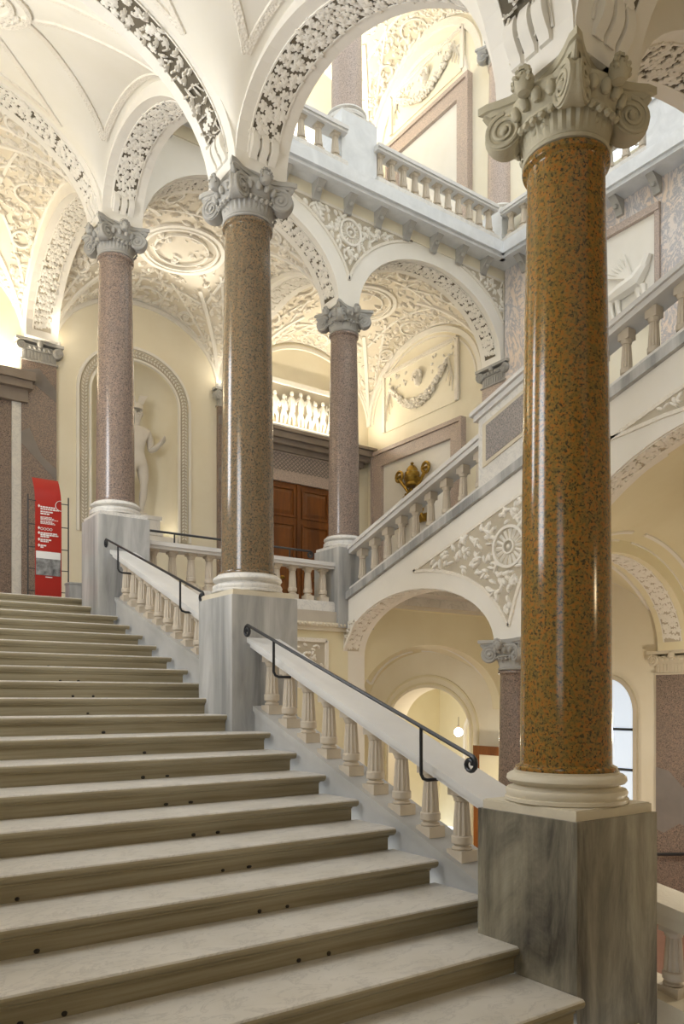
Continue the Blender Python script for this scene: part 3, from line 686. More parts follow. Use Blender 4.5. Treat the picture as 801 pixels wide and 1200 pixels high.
BASEP = [(.40,0),(.41,.008),(.41,.03),(.395,.035),(.40,.05),(.405,.07),(.395,.09),(.37,.095),(.36,.10),(.35,.115),(.365,.125),(.385,.13),(.40,.15),(.395,.175),(.375,.19),(.35,.195),(.35,.21),(.32,.21)]
def shaft_mesh(h, m, rb=.305, rt=.258):
    pr = [(rb+.03,0),(rb+.035,.012),(rb+.03,.028),(rb+.006,.04)]
    for i in range(13): t = i/12; pr.append((lerp(rb, rt, t)+.010*sin(pi*t), .045+(h-.13)*t))
    pr += [(rt+.004,h-.075),(rt+.03,h-.06),(rt+.036,h-.04),(rt+.03,h-.022),(rt+.004,h-.01),(rt,h)]
    mb = MB(); mb.lathe(pr, (0,0,0), 56); return mb.mesh('shaft', m, True, sharp=40)
def column(label, x, y, zped, ztop, zfoot, gr, pedm='grey', basem='marble', capm='capgrey', capn='marble', group=None, eggs=True):
    t = thing('column', label, 'column', (x, y, zfoot), group)
    if zfoot < zped-.05:
        p = MB(); p.box(-.42, .42, -.42, .42, 0, zped-zfoot-.065); po = p.build('pedestal', pedm, t)
        c = MB(); c.prism([(-.395,-.395),(.395,-.395),(.395,.395),(-.395,.395)], lambda a, b, z: (a, b, z), zped-zfoot-.065, zped-zfoot-.008)
        c.prism([(-.385,-.385),(.385,-.385),(.385,.385),(-.385,.385)], lambda a, b, z: (a, b, z), zped-zfoot-.008, zped-zfoot); c.build('pedestal_cap', capn, po)
    mb = cached('base'+basem, lambda: (lambda q: (q.lathe(BASEP, (0,0,0), 48), q.mesh('base', basem, True, sharp=45))[1])(MB()))
    ob('base', mb, t, (0,0,zped-zfoot))
    h = ztop-.45-zped-.21
    ob('shaft', shaft_mesh(h, gr), t, (0,0,zped-zfoot+.21))
    make_capital(t, (0,0,ztop-zfoot), capm, eggs=eggs)
    return t
column('polished granite column tinted for warm light on a stained square pedestal at the foot of the balustrade', XA, YC[0], CB[0], CT[0], ZLOB, 'gr_a', 'greystain', 'travertine', 'capwarm', 'travertine')
column('brown granite column tinted for warm light halfway up the first flight between two balustrades', XA, YC[1], CB[1], CT[1], ZL-12*RIS, 'gr_b', 'grey', 'marble', 'capgrey', 'travertine')
column('pinkish brown granite column at the head of the stairs in front of the statue niche', XA, YC[2], CB[2], CT[2], ZL-3*RIS, 'gr_c', 'grey', 'marble', 'capgrey', 'marble')
column('slender granite column where the second flight starts, in front of the wooden door', XB, YC[2], CB[2], CT[2], ZL-.3, 'gr_c', 'grey', 'marble', 'capgrey', 'marble')
column('short granite column of the lower hall under the second flight', XB, YC[1], ZLOW+.12, L5T, ZLOW, 'gr_c', 'grey', 'marble', 'capgrey', 'marble')
column('granite column standing on the upper gallery above the corner column', XB, YC[2]-.1, 11.25, 14.95, ZUP, 'gr_d', 'fascia', 'marble', 'capgrey', 'marble')
column('granite column at the inner corner of the upper gallery', 13.27, YC[2]-.1, 10.95, 14.95, ZUP, 'gr_d', 'fascia', 'marble', 'capgrey', 'marble')
# pilasters (flat, against a wall); local X across, -Y outwards
def pilaster(label, loc, rotz, z0, z1, m, w=.36, base=True, patch=None):
    t = thing('pilaster', label, 'pilaster', (loc[0], loc[1], z0), rot=(0,0,rotz)); h = z1-z0
    s = MB(); s.box(-w, w, -.12, .0, .35 if base else 0, h-.42); so = s.build('shaft', m, t)
    if patch:
        for pts in patch:
            p = MB(); p.prism(pts, lambda a, b, q: (a, q, b), -.126, -.118); p.build('stone_patch', 'patch', so)
    if base:
        b = MB(); b.box(-w-.06, w+.06, -.17, 0, 0, .2); b.box(-w-.04, w+.04, -.15, 0, .2, .27); b.box(-w-.015, w+.015, -.13, 0, .27, .35); b.build('base', 'marble', t)
    c = MB(); c.box(-w+.01, w-.01, -.125, 0, h-.42, h-.2); c.box(-w-.03, w+.03, -.15, 0, h-.44, h-.41); c.box(-w-.05, w+.05, -.16, 0, h-.2, h-.10); c.box(-w-.13, w+.13, -.22, 0, h-.06, h)
    for i in range(9): c.box(-w+.04+i*(2*w-.08)/9, -w+.04+(i+.6)*(2*w-.08)/9, -.14, 0, h-.40, h-.24)
    co = c.build('capital', 'capgrey' if z0 > 0 else 'travertine', t)
    for s_ in (-1, 1):
        v = MB(); n = 18
        v.loft([[(s_*(w+.02)+.11*rr*cos(2*pi*i/n), yy, h-.17+.11*rr*sin(2*pi*i/n)) for i in range(n)] for yy, rr in ((-.02, 1), (-.18, 1), (-.20, .85))])
        sp = [(s_*(w+.02)+.10*(1-.8*i/30)*cos(.5*pi+s_*-i/30*4*pi), -.205, h-.17+.10*(1-.8*i/30)*sin(.5*pi+s_*-i/30*4*pi)) for i in range(31)]
        v.tube(sp, .012, 5); v.build('volute', 'capgrey' if z0 > 0 else 'travertine', co, smooth=True)
    k = MB(); k.lathe([(0,-.07),(.05,-.05),(.065,0),(.05,.05),(0,.07)], (0,-.2,h-.08), 10)
    for i in range(5): k.lump((-.2+.1*i, -.16, h-.15), (0,-1,0), .04, .05, .04)
    k.build('mask', 'capgrey' if z0 > 0 else 'travertine', co, smooth=True)
    return t
pat1 = [[(-.36, 4.0), (-.2, 4.1), (.05, 3.55), (.36, 3.3), (.36, 3.05), (.1, 3.3), (-.36, 3.75)], [(-.36, 5.3), (.0, 5.4), (.36, 5.0), (.36, 4.75), (-.1, 5.05), (-.36, 5.1)]]
pilaster('brown granite pilaster with dark patches behind the red sign', (XA, YBK, 0), 0, ZL, CT[2], 'gr_c', patch=pat1)
pilaster('brown granite pilaster between the statue niche and the wooden door', (XB, YBK, 0), 0, ZL, CT[2], 'gr_c', patch=pat1)
pilaster('pale granite pilaster under the corner of the upper gallery', (XR, YC[2], 0), -pi/2, ZL, CT[2], 'gr_d')
pat2 = [[(-.36, 2.75), (-.1, 2.7), (.2, 2.4), (.36, 2.35), (.36, 1.7), (.1, 1.75), (-.2, 1.55), (-.36, 1.6)]]
pilaster('granite pilaster with a dark patch in the lower hall', (XR, YC[1]+.05, 0), -pi/2, ZLOW, L5T, 'gr_c', patch=pat2)
# ================================================================== the first flight
ST = thing('staircase', 'wide pale marble staircase climbing to the landing', 'staircase', (0, 0, ZLOB))
XS = 4.17
prof = [(.045,-RIS),(.045,-.085),(.03,-.078),(.03,-.066),(.022,-.06),(.008,-.052),(.0,-.04),(-.004,-.026),(.0,-.012),(.010,-.002),(.022,0),(TRD+.06,0),(TRD+.06,-RIS)]
nos = [(.03,-.066),(.022,-.06),(.008,-.052),(.0,-.04),(-.004,-.026),(.0,-.012),(.010,-.002),(.022,0),(TRD+.04,0),(TRD+.04,-.066)]
sm = MB(); sm.prism(prof, lambda p, q, x: (x, p, q), XL, XS-.05); sm.prism(nos, lambda p, q, x: (x, p, q), XS-.055, XS)
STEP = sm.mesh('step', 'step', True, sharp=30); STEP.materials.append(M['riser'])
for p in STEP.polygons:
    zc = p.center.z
    if p.normal.y < -.35 and zc < -.008: p.material_index = 1  # front faces take the colour that holds the riser shade
sn = MB(); sn.prism(prof, lambda p, q, x: (x, p, q), XL, 3.87); sn.prism(nos, lambda p, q, x: (x, p, q), 3.865, 3.92)
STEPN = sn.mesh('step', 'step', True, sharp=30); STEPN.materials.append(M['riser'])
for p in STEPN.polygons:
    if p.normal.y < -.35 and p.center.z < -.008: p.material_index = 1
sk = MB(); sk.lathe([(0,-.03),(.022,-.026),(.034,-.008),(.034,.012),(.02,.026),(0,.03)], (0,0,0), 8); SOCK = sk.mesh('rod_socket', 'dark', True)
for i in range(23):
    o = ob('step', STEP if i < 19 else STEPN, ST, (0, Y0S-i*TRD, ZL-i*RIS-ZLOB))
    if i > 1:
        for x in (.94, 1.15, 2.58, 2.80):
            if random.random() < .8: ob('rod_socket', SOCK, o, (x+random.uniform(-.01, .01), .043, -RIS+.018), (0,0,0), (random.uniform(.4, .65), .35, random.uniform(.35, .55)))
# ================================================================== balustrades
def baluster_mesh():
    b = MB(); b.box(-.085, .085, -.085, .085, 0, .11)
    pr = [(.07,.11),(.078,.118),(.078,.135),(.062,.145),(.06,.155),(.078,.165),(.084,.175),(.084,.235),(.078,.245),(.074,.25),(.070,.35),(.063,.47),(.057,.56),(.055,.575),(.064,.582),(.066,.60),(.075,.62),(.078,.635),(.07,.64)]
    b.lathe(pr, (0,0,0), 24, (9,13,.13)); b.box(-.08, .08, -.08, .08, .635, .78)
    return b.mesh('baluster', 'baluster', True, sharp=28)
BAL = baluster_mesh()
def slope_prism(mb, y0, y1, z0, z1, x0, x1, th):       # a bar running along Y, top edge z0 at y0 to z1 at y1
    return mb.hexa([(x0,y0,z0-th),(x1,y0,z0-th),(x1,y1,z1-th),(x0,y1,z1-th),(x0,y0,z0),(x1,y0,z0),(x1,y1,z1),(x0,y1,z1)])
def flight_balustrade(label, y0, y1, rail, string, n, group):
    t = thing('balustrade', label, 'balustrade', (XA, (y0+y1)/2, rail((y0+y1)/2)-.8), group); lo = t.location.copy()
    L = lambda mb: setattr(mb, 'v', [(x-lo.x, y-lo.y, z-lo.z) for x, y, z in mb.v]) or mb
    m = MB(); slope_prism(m, y0, y1, rail(y0), rail(y1), 4.11, 4.53, .055); slope_prism(m, y0, y1, rail(y0)-.055, rail(y1)-.055, 4.15, 4.50, .05); L(m).build('rail', 'rail', t)
    m = MB(); slope_prism(m, y0, y1, string(y0), string(y1), 4.185, 4.58, .06); slope_prism(m, y0, y1, string(y0)-.06, string(y1)-.06, 4.20, 4.56, .03); slope_prism(m, y0, y1, string(y0)-.09, string(y1)-.09, 4.21, 4.55, 1.1); L(m).build('string', 'string', t)
    for i in range(n):
        y = lerp(y0, y1, (i+.55)/n); zb = string(y)-.03; h = rail(y)-.075-zb
        ob('baluster', BAL, t, (4.33-lo.x, y-lo.y, zb-lo.z), (0,0,0), (1, 1, h/.78))
    return t
flight_balustrade('lower stone balustrade of fluted balusters between the warm-tinted column and the middle column', YC[0]+.42, YC[1]-.42, lambda y: .687-.3966*(7.62-y), lambda y: -.075-.373*(7.6-y), 10, 'balustrades of the first flight')
flight_balustrade('upper stone balustrade of fluted balusters between the middle column and the top column', YC[1]+.42, YC[2]-.42, lambda y: 2.325-.399*(12.035-y), lambda y: 1.578-.358*(12.01-y), 11, 'balustrades of the first flight')
sw = MB(); sw.prism([(2.98, -4), (12.6, -4), (12.6, 1.1), (3.0, -2.15)], lambda p, q, x: (x, p, q), 4.26, 4.56)
struct('wall_flight_side', sw, 'yellow', 'yellow wall below the balustrade on the well side of the first flight')
def level_balustrade(label, x0, x1, y, zb, zr, n, rot=0, railm='rail', group=None, bm='baluster'):
    """runs along local X from the point (x0, y)"""
    t = thing('balustrade', label, 'balustrade', (x0, y, zb), group, (0,0,rot)); Lh = x1
    m = MB(); m.box(0, Lh, -.18, .18, zr-zb-.07, zr-zb); m.box(0, Lh, -.15, .15, zr-zb-.12, zr-zb-.07); m.build('rail', railm, t)
    m = MB(); m.box(0, Lh, -.16, .16, 0, .17); m.box(0, Lh, -.14, .14, .17, .20); m.build('plinth', 'marble', t)
    for i in range(n): ob('baluster', BAL, t, (Lh*(i+.5)/n, 0, .19), (0,0,0), (1,1,(zr-zb-.12-.17)/.70))
    return t
level_balustrade('level stone balustrade along the landing edge between the top column and the corner column', XA+.42, XB-XA-.84, 12.42, ZL, 2.62, 11)
level_balustrade('white marble balustrade on the upper gallery facing us, below the tall door frame', XB+.36, 12.62-XB-.36, 12.06, ZUP, 10.79, 11, group='upper gallery balustrades')
level_balustrade('white marble balustrade on the upper gallery behind the capital of the middle column', XO+.1, XB-.36-XO-.1, 12.06, ZUP, 10.79, 10, group='upper gallery balustrades')
level_balustrade('white marble balustrade of the gallery above the marble cladding', 12.92, 3.6, 12.0, ZUP, 10.79, 10, rot=-pi/2, group='upper gallery balustrades')
# block of the gallery balustrade
t = thing('gallery_pedestal', 'pale grey block between the gallery balustrades above the marble cladding', 'pedestal', (12.92, 7.95, ZUP))
m = MB(); m.box(-.22, .22, -.42, .42, 0, .85); m.build('block', 'fascia', t); m = MB(); m.box(-.26, .26, -.46, .46, .85, .95); m.build('cap', 'fascia', t)
# ================================================================== second flight
SF = thing('staircase', 'second flight of the stairs rising over the lower arches', 'staircase', (XB, 12.4, ZL))
m = MB(); lo = Vector((XB, 12.4, ZL))
slope_prism(m, 3.0, 12.33, sb(3.0)+.30, sb(12.33)+.30, XB+.25, XR-.001, .30); slope_prism(m, 3.0, 12.33, sb(3.0)+.14, sb(12.33)+.14, XF2-.05, XB+.3, .14)
m.v = [(x-lo.x, y-lo.y, z-lo.z) for x, y, z in m.v]; m.build('sloping_edge', 'grey', SF)
m = MB(); m.prism(prof, lambda p, q, x: (x, -p, q), .2, XR-XB-.002); S2 = m.mesh('step', 'step', True, sharp=30)
for i in range(17): ob('step', S2, SF, (0, -.1-i*.5, .36+i*.169))
def second_balustrade(label, y0, y1, n):
    t = thing('balustrade', label, 'balustrade', (XB, (y0+y1)/2, sb((y0+y1)/2)), 'balustrades of the second flight'); lo = t.location.copy()
    L = lambda mb: setattr(mb, 'v', [(x-lo.x, y-lo.y, z-lo.z) for x, y, z in mb.v]) or mb
    m = MB(); slope_prism(m, y0, y1, sb(y0)+1.03, sb(y1)+1.03, XB-.22, XB+.22, .07); slope_prism(m, y0, y1, sb(y0)+.96, sb(y1)+.96, XB-.18, XB+.18, .08); L(m).build('rail', 'rail', t)
    m = MB(); slope_prism(m, y0, y1, sb(y0)+.24, sb(y1)+.24, XB-.17, XB+.17, .12); L(m).build('string', 'marble', t)
    for i in range(n):
        y = lerp(y0, y1, (i+.5)/n); ob('baluster', BAL, t, (0, y-lo.y, sb(y)+.17-lo.z), (0,0,0), (1,1,.93))
second_balustrade('sloping stone balustrade of the second flight between the corner column and the panelled newel', 8.62, 12.13, 9)
second_balustrade('sloping stone balustrade of the second flight beyond the panelled newel', 4.0, 7.55, 9)
t = thing('newel', 'panelled marble newel with a granite inset on the second flight', 'newel', (XB, 8.08, sb(8.08))); lo = t.location.copy()
L = lambda mb: setattr(mb, 'v', [(x-lo.x, y-lo.y, z-lo.z) for x, y, z in mb.v]) or mb
m = MB(); slope_prism(m, 7.55, 8.62, sb(7.55)+1.22, sb(8.62)+1.22, XB-.24, XB+.24, 1.10); L(m).build('body', 'marble', t)
m = MB(); slope_prism(m, 7.62, 8.52, sb(7.62)+1.08, sb(8.52)+1.08, XB-.26, XB-.235, .66); L(m).build('panel_frame', 'travertine', t)
m = MB(); slope_prism(m, 7.70, 8.44, sb(7.70)+1.02, sb(8.44)+1.02, XB-.268, XB-.25, .54); L(m).build('granite_panel', 'gr_e', t)
m = MB(); slope_prism(m, 7.46, 8.72, sb(7.46)+1.36, sb(8.72)+1.36, XB-.34, XB+.34, .06); slope_prism(m, 7.50, 8.68, sb(7.5)+1.30, sb(8.68)+1.30, XB-.29, XB+.29, .09); L(m).build('cap', 'rail', t)
# lower balustrade glimpsed beyond the warm-tinted column's pedestal
t = thing('balustrade', 'small lower balustrade beyond the stained pedestal going down to the lower hall', 'balustrade', (5.5, 3.4, -2.4)); lo = t.location.copy()
zr = lambda y: -1.50+.16*(y-3.5)
m = MB(); slope_prism(m, .6, 4.6, zr(.6), zr(4.6), 5.30, 5.70, .08); slope_prism(m, .6, 4.6, zr(.6)-.08, zr(4.6)-.08, 5.34, 5.66, .10); L(m).build('rail', 'travertine', t)
m = MB(); slope_prism(m, .6, 4.6, zr(.6)-.72, zr(4.6)-.72, 5.30, 5.70, .10); slope_prism(m, .6, 4.6, zr(.6)-.82, zr(4.6)-.82, 5.33, 5.67, 1.5); L(m).build('string', 'travertine', t)
for i in range(10):
    y = .8+i*.37; ob('baluster', BAL, t, (0, y-lo.y, zr(y)-.74-lo.z), (0,0,0), (1,1,.78))
# ================================================================== iron handrails
def scroll(c, a, rot, s=1, r=.065, turns=1.3, n=16):      # spiral in the plane of axis a (unit XY vector) and Z
    out = []
    for i in range(n+1):
        t = i/n; q = rot-s*t*turns*2*pi; rr = r*(1-.66*t); out.append((c[0]+a[0]*rr*cos(q), c[1]+a[1]*rr*cos(q), c[2]+rr*sin(q)))
    return out
def handrail(label, p0, p1, posts, foot, axis, group, inward):
    t = thing('handrail', label, 'handrail', p0, group); lo = Vector(p0)
    d = (Vector(p1)-lo); a = axis
    m = MB(); pts = [tuple(lo+d*q) for q in srange(0, 1, 8)]
    def hook(p, outward):
        c = Vector(p)+Vector((0,0,-.065)); return scroll(c, (a[0]*outward, a[1]*outward), pi/2, 1)
    end0 = hook(p0, -1)[::-1]; end1 = hook(p1, 1)
    m.tube([tuple(Vector(q)-lo) for q in end0+pts[1:-1]+end1], .017, 8); m.build('rail', 'iron', t, smooth=True)
    for f, drop in posts:
        q = lo+d*f; iv = Vector(inward); pts = [q, q-Vector((0,0,drop-.05)), q-Vector((0,0,drop-.015))+iv*.02, q-Vector((0,0,drop))+iv*.06, q-Vector((0,0,drop))+iv*.20]
        m = MB(); m.tube([tuple(p-lo) for p in pts], .014, 8); m.build('post', 'iron', t, smooth=True)
handrail('dark iron handrail above the lower balustrade with scrolled ends', (4.0, 7.40, .80), (4.0, 4.05, -.40), [(.165, .37), (.84, .42)], None, (0,-1), 'iron handrails', (1,0,0))
handrail('dark iron handrail above the upper balustrade with scrolled ends', (4.0, 11.97, 2.49), (4.0, 8.55, 1.29), [(.155, .40), (.82, .40)], None, (0,-1), 'iron handrails', (1,0,0))
t = thing('handrail', 'dark iron handrail standing on the level landing balustrade', 'handrail', (4.8, 12.5, 2.62), 'iron handrails')
m = MB(); m.tube([(0,0,.23)]+[(q, 0, .215-.0*q) for q in srange(.1, 3.25, 6)]+scroll((3.3,0,.15), (1,0), pi/2, 1), .02, 8); m.build('rail', 'iron', t, smooth=True)
for q in (.55, 2.85): m = MB(); m.tube([(q,0,.21),(q,0,-.01)], .014, 8); m.build('post', 'iron', t, smooth=True)
# ================================================================== door and wall details on the landing
DX = 10.92
t = thing('wooden_door', 'polished brown wooden double door with raised panels on the landing', 'door', (DX, YBK, ZL))
DH = 5.66-ZL
m = MB(); m.box(-1.05, 1.05, -.03, .0, 0, DH); m.build('door_leaf', 'wood', t)
def panel(parent, x0, x1, z0, z1, y=-.03, m_='wood'):
    a = MB(); a.box(x0, x1, y-.035, y, z0, z0+.06); a.box(x0, x1, y-.035, y, z1-.06, z1); a.box(x0, x0+.06, y-.035, y, z0+.06, z1-.06); a.box(x1-.06, x1, y-.035, y, z0+.06, z1-.06)
    o = a.build('panel_molding', m_, parent)
    b = MB(); i = .16; b.add([(x0+.06,y,z0+.06),(x1-.06,y,z0+.06),(x1-.06,y,z1-.06),(x0+.06,y,z1-.06),(x0+i,y-.03,z0+i),(x1-i,y-.03,z0+i),(x1-i,y-.03,z1-i),(x0+i,y-.03,z1-i)], [(0,1,5,4),(1,2,6,5),(2,3,7,6),(3,0,4,7),(4,5,6,7)]); b.build('raised_panel', m_, o)
for s_ in (-1, 1):
    x0, x1 = (.10, .95) if s_ > 0 else (-.95, -.10)
    for z0, z1 in ((.15, .95), (1.05, 2.95), (3.1, DH-.1)): panel(t, x0, x1, z0, z1)
m = MB(); m.box(-.05, .05, -.07, -.03, 0, DH); m.build('meeting_stile', 'wood', t)
for s_ in (-1, 1):
    for z in (.5, 1.5):
        m = MB(); m.lathe([(0,-.05),(.05,-.04),(.075,0),(.05,.04),(0,.05)], (0,0,0), 10); m.build('door_knob', 'gold', t, (s_*.52, -.09, z), smooth=True)
t = thing('door_surround', 'brown stone door surround with lattice frieze and dark cornice around the wooden door', 'door surround', (DX, YBK, ZL)); z = lambda q: q-ZL
m = MB(); m.box(-1.35, -1.05, -.12, 0, 0, z(5.9)); m.box(1.05, 1.35, -.12, 0, 0, z(5.9)); m.box(-1.05, 1.05, -.12, 0, z(5.66), z(5.9)); m.build('jamb', 'gr_d', t)
m = MB(); m.box(-1.7, 1.95, -.10, 0, z(5.9), z(6.42)); m.build('frieze', 'gr_d', t)
m = MB()
for i in range(-14, 16):
    x = i*.12
    for d in (-1, 1):
        xa, xb = x-d*.24, x+d*.24
        if min(xa, xb) < -1.65 or max(xa, xb) > 1.9: continue
        m.tube([(xa, -.105, z(5.95)), (xb, -.105, z(6.38))], .012, 4)
m.build('lattice', 'patch', t)['kind'] = 'stuff'
m = MB(); m.box(-1.8, 2.05, -.18, 0, z(6.42), z(6.55)); m.box(-1.85, 2.15, -.32, 0, z(6.55), z(6.68)); m.box(-1.9, 2.25, -.42, 0, z(6.68), z(6.84)); m.box(-1.95, 2.30, -.48, 0, z(6.84), z(6.92)); m.build('cornice', 'brown', t)
# figure relief above the door
t = thing('figure_relief', 'white stucco frieze of small figures in a carved frame over the wooden door', 'relief', (DX, YBK, 7.1))
m = MB(); m.box(-1.45, 1.45, -.04, 0, 0, 1.15); m.build('relief_ground', 'bed_light', t)
m = MB()
for a, b in (((-1.45,0),(1.45,0)), ((1.45,0),(1.45,1.15)), ((1.45,1.15),(-1.45,1.15)), ((-1.45,1.15),(-1.45,0))): m.ribbon([(a[0],-.04,a[1]),(b[0],-.04,b[1])], (0,-1,0), .14, .06)
m.build('frame', 'stucco', t)
for i in range(11):
    x = -1.25+i*.25+random.uniform(-.04, .04); f = MB(); hh = random.uniform(.62, .80)
    f.lathe([(0,-.06),(.045,-.04),(.055,0),(.04,.05),(0,.06)], (x,-.10,.12+hh), 8)
    f.tube([(x,-.08,.06+hh),(x+.02,-.10,hh-.1),(x+random.uniform(-.05,.05),-.09,.42)], [.05,.085,.07], 7)
    for s_ in (-1, 1): f.tube([(x,-.08,.44),(x+s_*.07,-.10,.26),(x+s_*random.uniform(.03,.12),-.07,.08)], [.055,.045,.03], 6); f.tube([(x+s_*.06,-.09,hh),(x+s_*.15,-.10,hh-.12),(x+s_*random.uniform(.08,.2),-.10,hh-random.uniform(-.1,.25))], [.035,.03,.022], 6)
    f.build('relief_figure', 'stucco', t, smooth=True)
# second doorway at the far end of the landing
t = thing('door_surround', 'dark stone lintel and white jamb of the doorway beside the brown pilaster', 'door surround', (2.3, YBK, ZL))
m = MB(); m.box(-1.7, -1.45, -.1, 0, 0, 4.6); m.box(1.50, 1.75, -.1, 0, 0, 4.6); m.build('jamb', 'marble', t)
m = MB(); m.box(-1.8, 1.80, -.2, 0, 4.6, 4.85); m.box(-1.85, 1.86, -.34, 0, 4.85, 5.0); m.box(-1.9, 1.90, -.42, 0, 5.0, 5.18); m.build('lintel', 'brown', t)
m = MB(); m.box(-1.45, 1.50, -.05, -.01, 0, 4.6); m.build('door_leaf', 'gr_c', t)
# stone frames, garlands and the gilded arms on the right wall
def wall_frame(label, yc, half, z0, z1, inner, depth=.12):
    t = thing('blind_doorway', label, 'doorway', (XR, yc, z0), rot=(0,0,-pi/2)); h = z1-z0
    for nm, q in (('jamb', (-half, -half+inner, 0, h-inner)), ('jamb', (half-inner, half, 0, h-inner)), ('lintel', (-half, half, h-inner, h))):
        m = MB(); m.box(q[0], q[1], -depth, 0, q[2], q[3]); o = m.build(nm, 'gr_d', t)
    m = MB(); m.box(-half, half, -depth-.05, -depth, h-.10, h); m.box(-half, -half+.08, -depth-.05, -depth, 0, h-.1); m.box(half-.08, half, -depth-.05, -depth, 0, h-.1); m.build('outer_fillet', 'gr_d', t)
    m = MB(); m.box(-half+inner, half-inner, -.03, 0, 0, h-inner); m.build('blank_panel', 'stucco', t)
wall_frame('pale granite frame around a blank panel on the landing wall behind the second balustrade', 15.34, 1.78, ZL, 6.80, .42)
wall_frame('tall pale granite frame on the upper gallery wall', 14.9, 1.56, ZUP, 14.92, .42)
def garland(label, yc, half, z0, z1):
    t = thing('garland_relief', label, 'relief', (XR, yc, z0), rot=(0,0,-pi/2)); h = z1-z0; s_ = half/1.4
    m = MB(); m.box(-half, half, -.03, 0, 0, h); m.build('panel', 'cream', t)
    m = MB()
    for a, b in (((-half,h),(half,h)), ((-half,0),(-half,h)), ((half,0),(half,h))): m.ribbon([(a[0],-.03,a[1]),(b[0],-.03,b[1])], (0,-1,0), .12, .05)
    for i in range(40):
        x = -half+2*half*i/39; m.lump((x,-.07,h), (0,-1,0), .022, .04, .025)
    m.build('frame', 'relief', t)
    m = MB()
    for i in range(280):
        q = random.uniform(-1, 1); th = .16*(1-.55*abs(q)); x = q*half*.78; zz = h*(.26+.46*q*q); m.lump((x+random.uniform(-.02,.02), -.05-.05*random.random(), zz+random.uniform(-th, th)*.8), (random.uniform(-.5,.5),-1,random.uniform(-.5,.5)), random.uniform(.04,.07), random.uniform(.03,.05), .06, random.uniform(0,6))
    m.build('leaf_swag', 'relief', t)['kind'] = 'stuff'
    m = MB(); m.lathe([(0,-.2),(.10,-.15),(.15,0),(.13,.12),(.06,.19),(0,.2)], (0,-.04,h*.66), 12)
    for i in range(9): a = pi*i/8; m.lump((.16*cos(a),-.10,h*.68+.16*sin(a)), (0,-1,0), .06, .05, .05)
    m.lump((0,-.19,h*.65), (0,-1,0), .025,.05,.05); m.lump((-.05,-.17,h*.69), (0,-1,0), .03,.018,.02); m.lump((.05,-.17,h*.69), (0,-1,0), .03,.018,.02); m.build('lion_mask', 'relief', t, smooth=True)
    for q in (-1, 1):
        m = MB()
        for k in range(3): m.tube([(q*half*.80, -.06, h*.74), (q*half*(.82+.05*k), -.07, h*(.55-.08*k)), (q*half*(.74+.08*k), -.06, h*(.38-.1*k))], [.04,.03,.015], 5, .5)
        for k in range(14): m.lump((q*half*random.uniform(.35,.9),-.04,h*random.uniform(.62,.92)), (0,-1,0), .06,.03,.03, random.uniform(0,6))
        m.build('ribbon_carving', 'relief', t)['kind'] = 'stuff'
garland('stucco garland panel with a lion mask on the landing wall', 15.25, 1.42, 7.27, 8.80)
garland('stucco garland panel on the upper gallery wall above the granite frame', 15.0, 1.36, 15.2, 16.22)
# griffin relief in the marble cladding
t = thing('animal_relief', 'white stucco relief of a winged beast set in the marble cladding', 'relief', (XR-.10, 9.05, 7.2), rot=(0,0,-pi/2))
m = MB(); m.box(-.7, .7, -.02, 0, 0, 2.0); m.build('panel', 'stucco', t); m = MB(); m.box(-.7, .7, -.10, -.02, 1.86, 2.0); m.box(.60, .70, -.08, -.02, 0, 1.86); m.box(-.70, -.6, -.08, -.02, 0, 1.86); m.build('frame', 'gr_d', t)
m = MB(); m.tube([(-.4,-.06,.62),(-.1,-.09,.66),(.25,-.09,.72),(.42,-.07,.95)], [.10,.15,.17,.10], 8); m.tube([(.40,-.08,.95),(.5,-.09,1.12)], [.10,.07], 8)
for x in (-.35, -.2, .25, .36): m.tube([(x,-.07,.6),(x+.03,-.07,.35),(x+.08,-.07,.15)], [.07,.045,.04], 6)
for k in range(6): m.tube([(.1,-.08,.85),(-.05-.09*k,-.07,1.1+.05*(5-k))], [.05,.02], 5)
m.build('winged_beast', 'stucco', t, smooth=True)
# gilded arms: tiara over crossed keys
t = thing('gilded_emblem', 'gilded tiara over crossed keys hung on the wall behind the balustrade', 'emblem', (XR-.16, 15.36, 4.35), rot=(0,0,-pi/2))
m = MB(); m.lathe([(0,.0),(.16,.0),(.19,.03),(.19,.09),(.17,.11),(.21,.16),(.22,.22),(.19,.24),(.20,.30),(.19,.36),(.15,.38),(.14,.45),(.08,.53),(.03,.56),(.05,.60),(.0,.64)], (0,0,1.15), 18); m.build('tiara', 'gold', t, smooth=True)
for s_ in (-1, 1):
    m = MB(); m.tube([(s_*.52,0,1.45),(0,-.03*s_,.85),(-s_*.45,0,.25)], .045, 8); o = m.build('key_shaft', 'gold', t, smooth=True)
    m = MB(); m.tube([(s_*.52+.13*cos(a),0,1.52+.13*sin(a)) for a in srange(0,2*pi,14)], .04, 6); m.tube([(s_*.52-.1,0,1.52),(s_*.52+.1,0,1.52)], .035, 6); m.build('key_bow', 'gold', o, smooth=True)
    m = MB(); m.box(-s_*.45-.16, -s_*.45+.16, -.03, .03, .16, .36); m.build('key_bit', 'gold', o)
    m = MB()
    for k in range(6): m.lump((s_*(.12+.07*k),-.06,.95-.1*k+.04*(k%2)), (0,-1,0), .10,.06,.07, s_*.8)
    m.tube([(0,-.04,1.1),(s_*.25,-.06,.8),(s_*.2,-.05,.4),(s_*.3,-.04,.05)], [.05,.06,.05,.03], 6, .6); m.build('gilded_foliage', 'gold', t, smooth=True)['kind'] = 'stuff'
